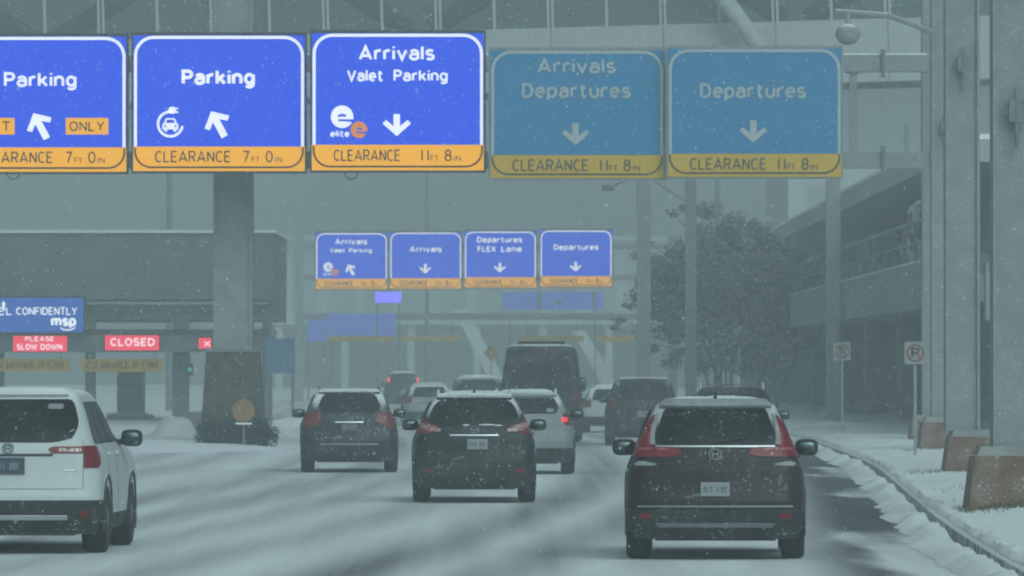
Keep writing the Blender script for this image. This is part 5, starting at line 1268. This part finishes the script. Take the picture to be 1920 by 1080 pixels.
# crown envelope read from the outline: half widths by height
env = [(1.7, -1.9, 2.9), (2.3, -3.6, 3.3), (3.2, -3.4, 3.75), (4.2, -4.2, 3.7), (5.3, -4.0, 3.3), (6.2, -3.4, 2.9), (7.0, -3.2, 2.0), (7.7, -2.7, 1.0), (8.3, -2.2, -0.4), (8.7, -1.9, -1.2)]
def inside(p):
    if not env[0][0] <= p.z <= env[-1][0]: return False
    l_, r_ = (float(np.interp(p.z, [e[0] for e in env], [e[k_] for e in env])) for k_ in (1, 2))
    cxm = (l_ + r_) / 2; hwm = (r_ - l_) / 2
    return ((p.x - cxm) / hwm) ** 2 + (p.y / 3.4) ** 2 < 1.0
ql = MB(); cl = []
while len(cl) < 330:
    p = Vector((rr.uniform(-4.4, 4.0), rr.uniform(-3.4, 3.4), rr.uniform(1.7, 8.7)))
    if inside(p) and fbm(p.x * 0.55 + 9, p.z * 0.55 + p.y * 0.3, 3) > 0.43: cl.append(p)
for p, lv in tips:
    if inside(p) and rr.random() < 0.5: cl.append(p)
for k_, p in enumerate(cl):
    r_ = rr.uniform(0.18, 0.55); t_ = rr.random(); leafy(ql, p, (r_, r_, r_ * 0.75), int(22 + 50 * r_), 0.085, rr, mi=0 if t_ < 0.55 else 1, flat=0.55)
    if t_ > 0.55: leafy(ql, p + Vector((0, 0, r_ * 0.5)), (r_, r_, r_ * 0.3), 9, 0.07, rr, mi=2, flat=0.6)
for (px, py, r_) in ((1160, 600, 0.35), (1178, 575, 0.3), (1195, 480, 0.35), (1215, 455, 0.3), (1262, 400, 0.35), (1282, 390, 0.25), (1360, 415, 0.3), (1150, 615, 0.2), (1205, 520, 0.4), (1530, 520, 0.3), (1205, 640, 0.4)):
    p = at(px, py, DT); p = Vector((p.x - tcx, rr.uniform(-1, 1), p.z - 0.1)); leafy(ql, p, (r_, r_, r_ * 0.6), 45, 0.085, rr, mi=rr.randint(0, 1), flat=0.55)
    qb2 = Vector((p.x * 0.55, p.y * 0.4, p.z * 0.86)); ql.tube(qb2, p, 0.035, 0.012, 4, mi=0)
ql.build('crown', [M['leaf_a'], M['leaf_b'], M['thin_snow']], tr)

# dead grass poking through the snow of the verge, thickest round the post bases
q = MB(); rr = random.Random(5)
for (bx, by, n__) in ((6.45, 82.9, 700), (8.0, 111.8, 340), (9.45, 140.8, 200), (6.7, 97, 40), (7.0, 88, 30), (9.0, 190, 60)):
    for _ in range(n__):
        x = bx + rr.gauss(0, 0.55); y = by - 0.75 + rr.gauss(0, 0.55)
        if x < kerb_x(y) + 0.4: continue
        z = verge_z(x, y) - 0.03; h = rr.uniform(0.04, 0.13); a = rr.uniform(0, 6.28); t = rr.uniform(0.0, 0.12)
        w_ = 0.008; tip = (x + t * math.cos(a), y + t * math.sin(a), z + h)
        q.add([(x - w_, y, z), (x + w_, y, z), tip], [(0, 1, 2)]); q.add([(x, y - w_, z), (x, y + w_, z), tip], [(0, 1, 2)])
tag(q.build('dead_grass', M['straw']), 'dead grass blades poking through the verge snow', 'grass', kind='stuff')

# ------------------------------------------------------------------ falling snow and the haze of the storm
q = MB(); rr = random.Random(21)
for _ in range(24000):
    y = 30 + 160 * rr.random() ** 0.8; x = rr.uniform(-13, 13); z = rr.uniform(0.02, 10.5); r_ = rr.uniform(0.0035, 0.0072) * (0.7 + y / 200)
    e = Vector((rr.gauss(0.2, 0.35), 0, -1)).normalized() * r_ * rr.uniform(1.1, 2.2); s1 = Vector((r_ * 0.8, 0, 0)); s2 = Vector((0, r_ * 0.8, 0)); p = Vector((x, y, z))
    q.add([p - e, p + s1, p + s2, p - s1, p - s2, p + e], [(0, 1, 2), (0, 2, 3), (0, 3, 4), (0, 4, 1), (5, 2, 1), (5, 3, 2), (5, 4, 3), (5, 1, 4)])
tag(q.build('falling_snow', M['snow']), 'fine snowflakes falling through the air over the road', 'snow', kind='stuff')

hz = MB(); hz.box(-620, 620, -110, 800, -1.06, 26.0)
mh = bpy.data.materials.new('storm_haze'); mh.use_nodes = True; hn = mh.node_tree.nodes; hn.remove(hn['Principled BSDF'])
pv = hn.new('ShaderNodeVolumePrincipled'); pv.inputs['Color'].default_value = (0.60, 0.66, 0.667, 1); pv.inputs['Density'].default_value = HAZE
pv.inputs['Anisotropy'].default_value = 0.0
mh.node_tree.links.new(pv.outputs[0], hn['Material Output'].inputs['Volume'])
tag(hz.build('haze', mh), 'grey green snow haze filling the air', 'haze', kind='stuff')
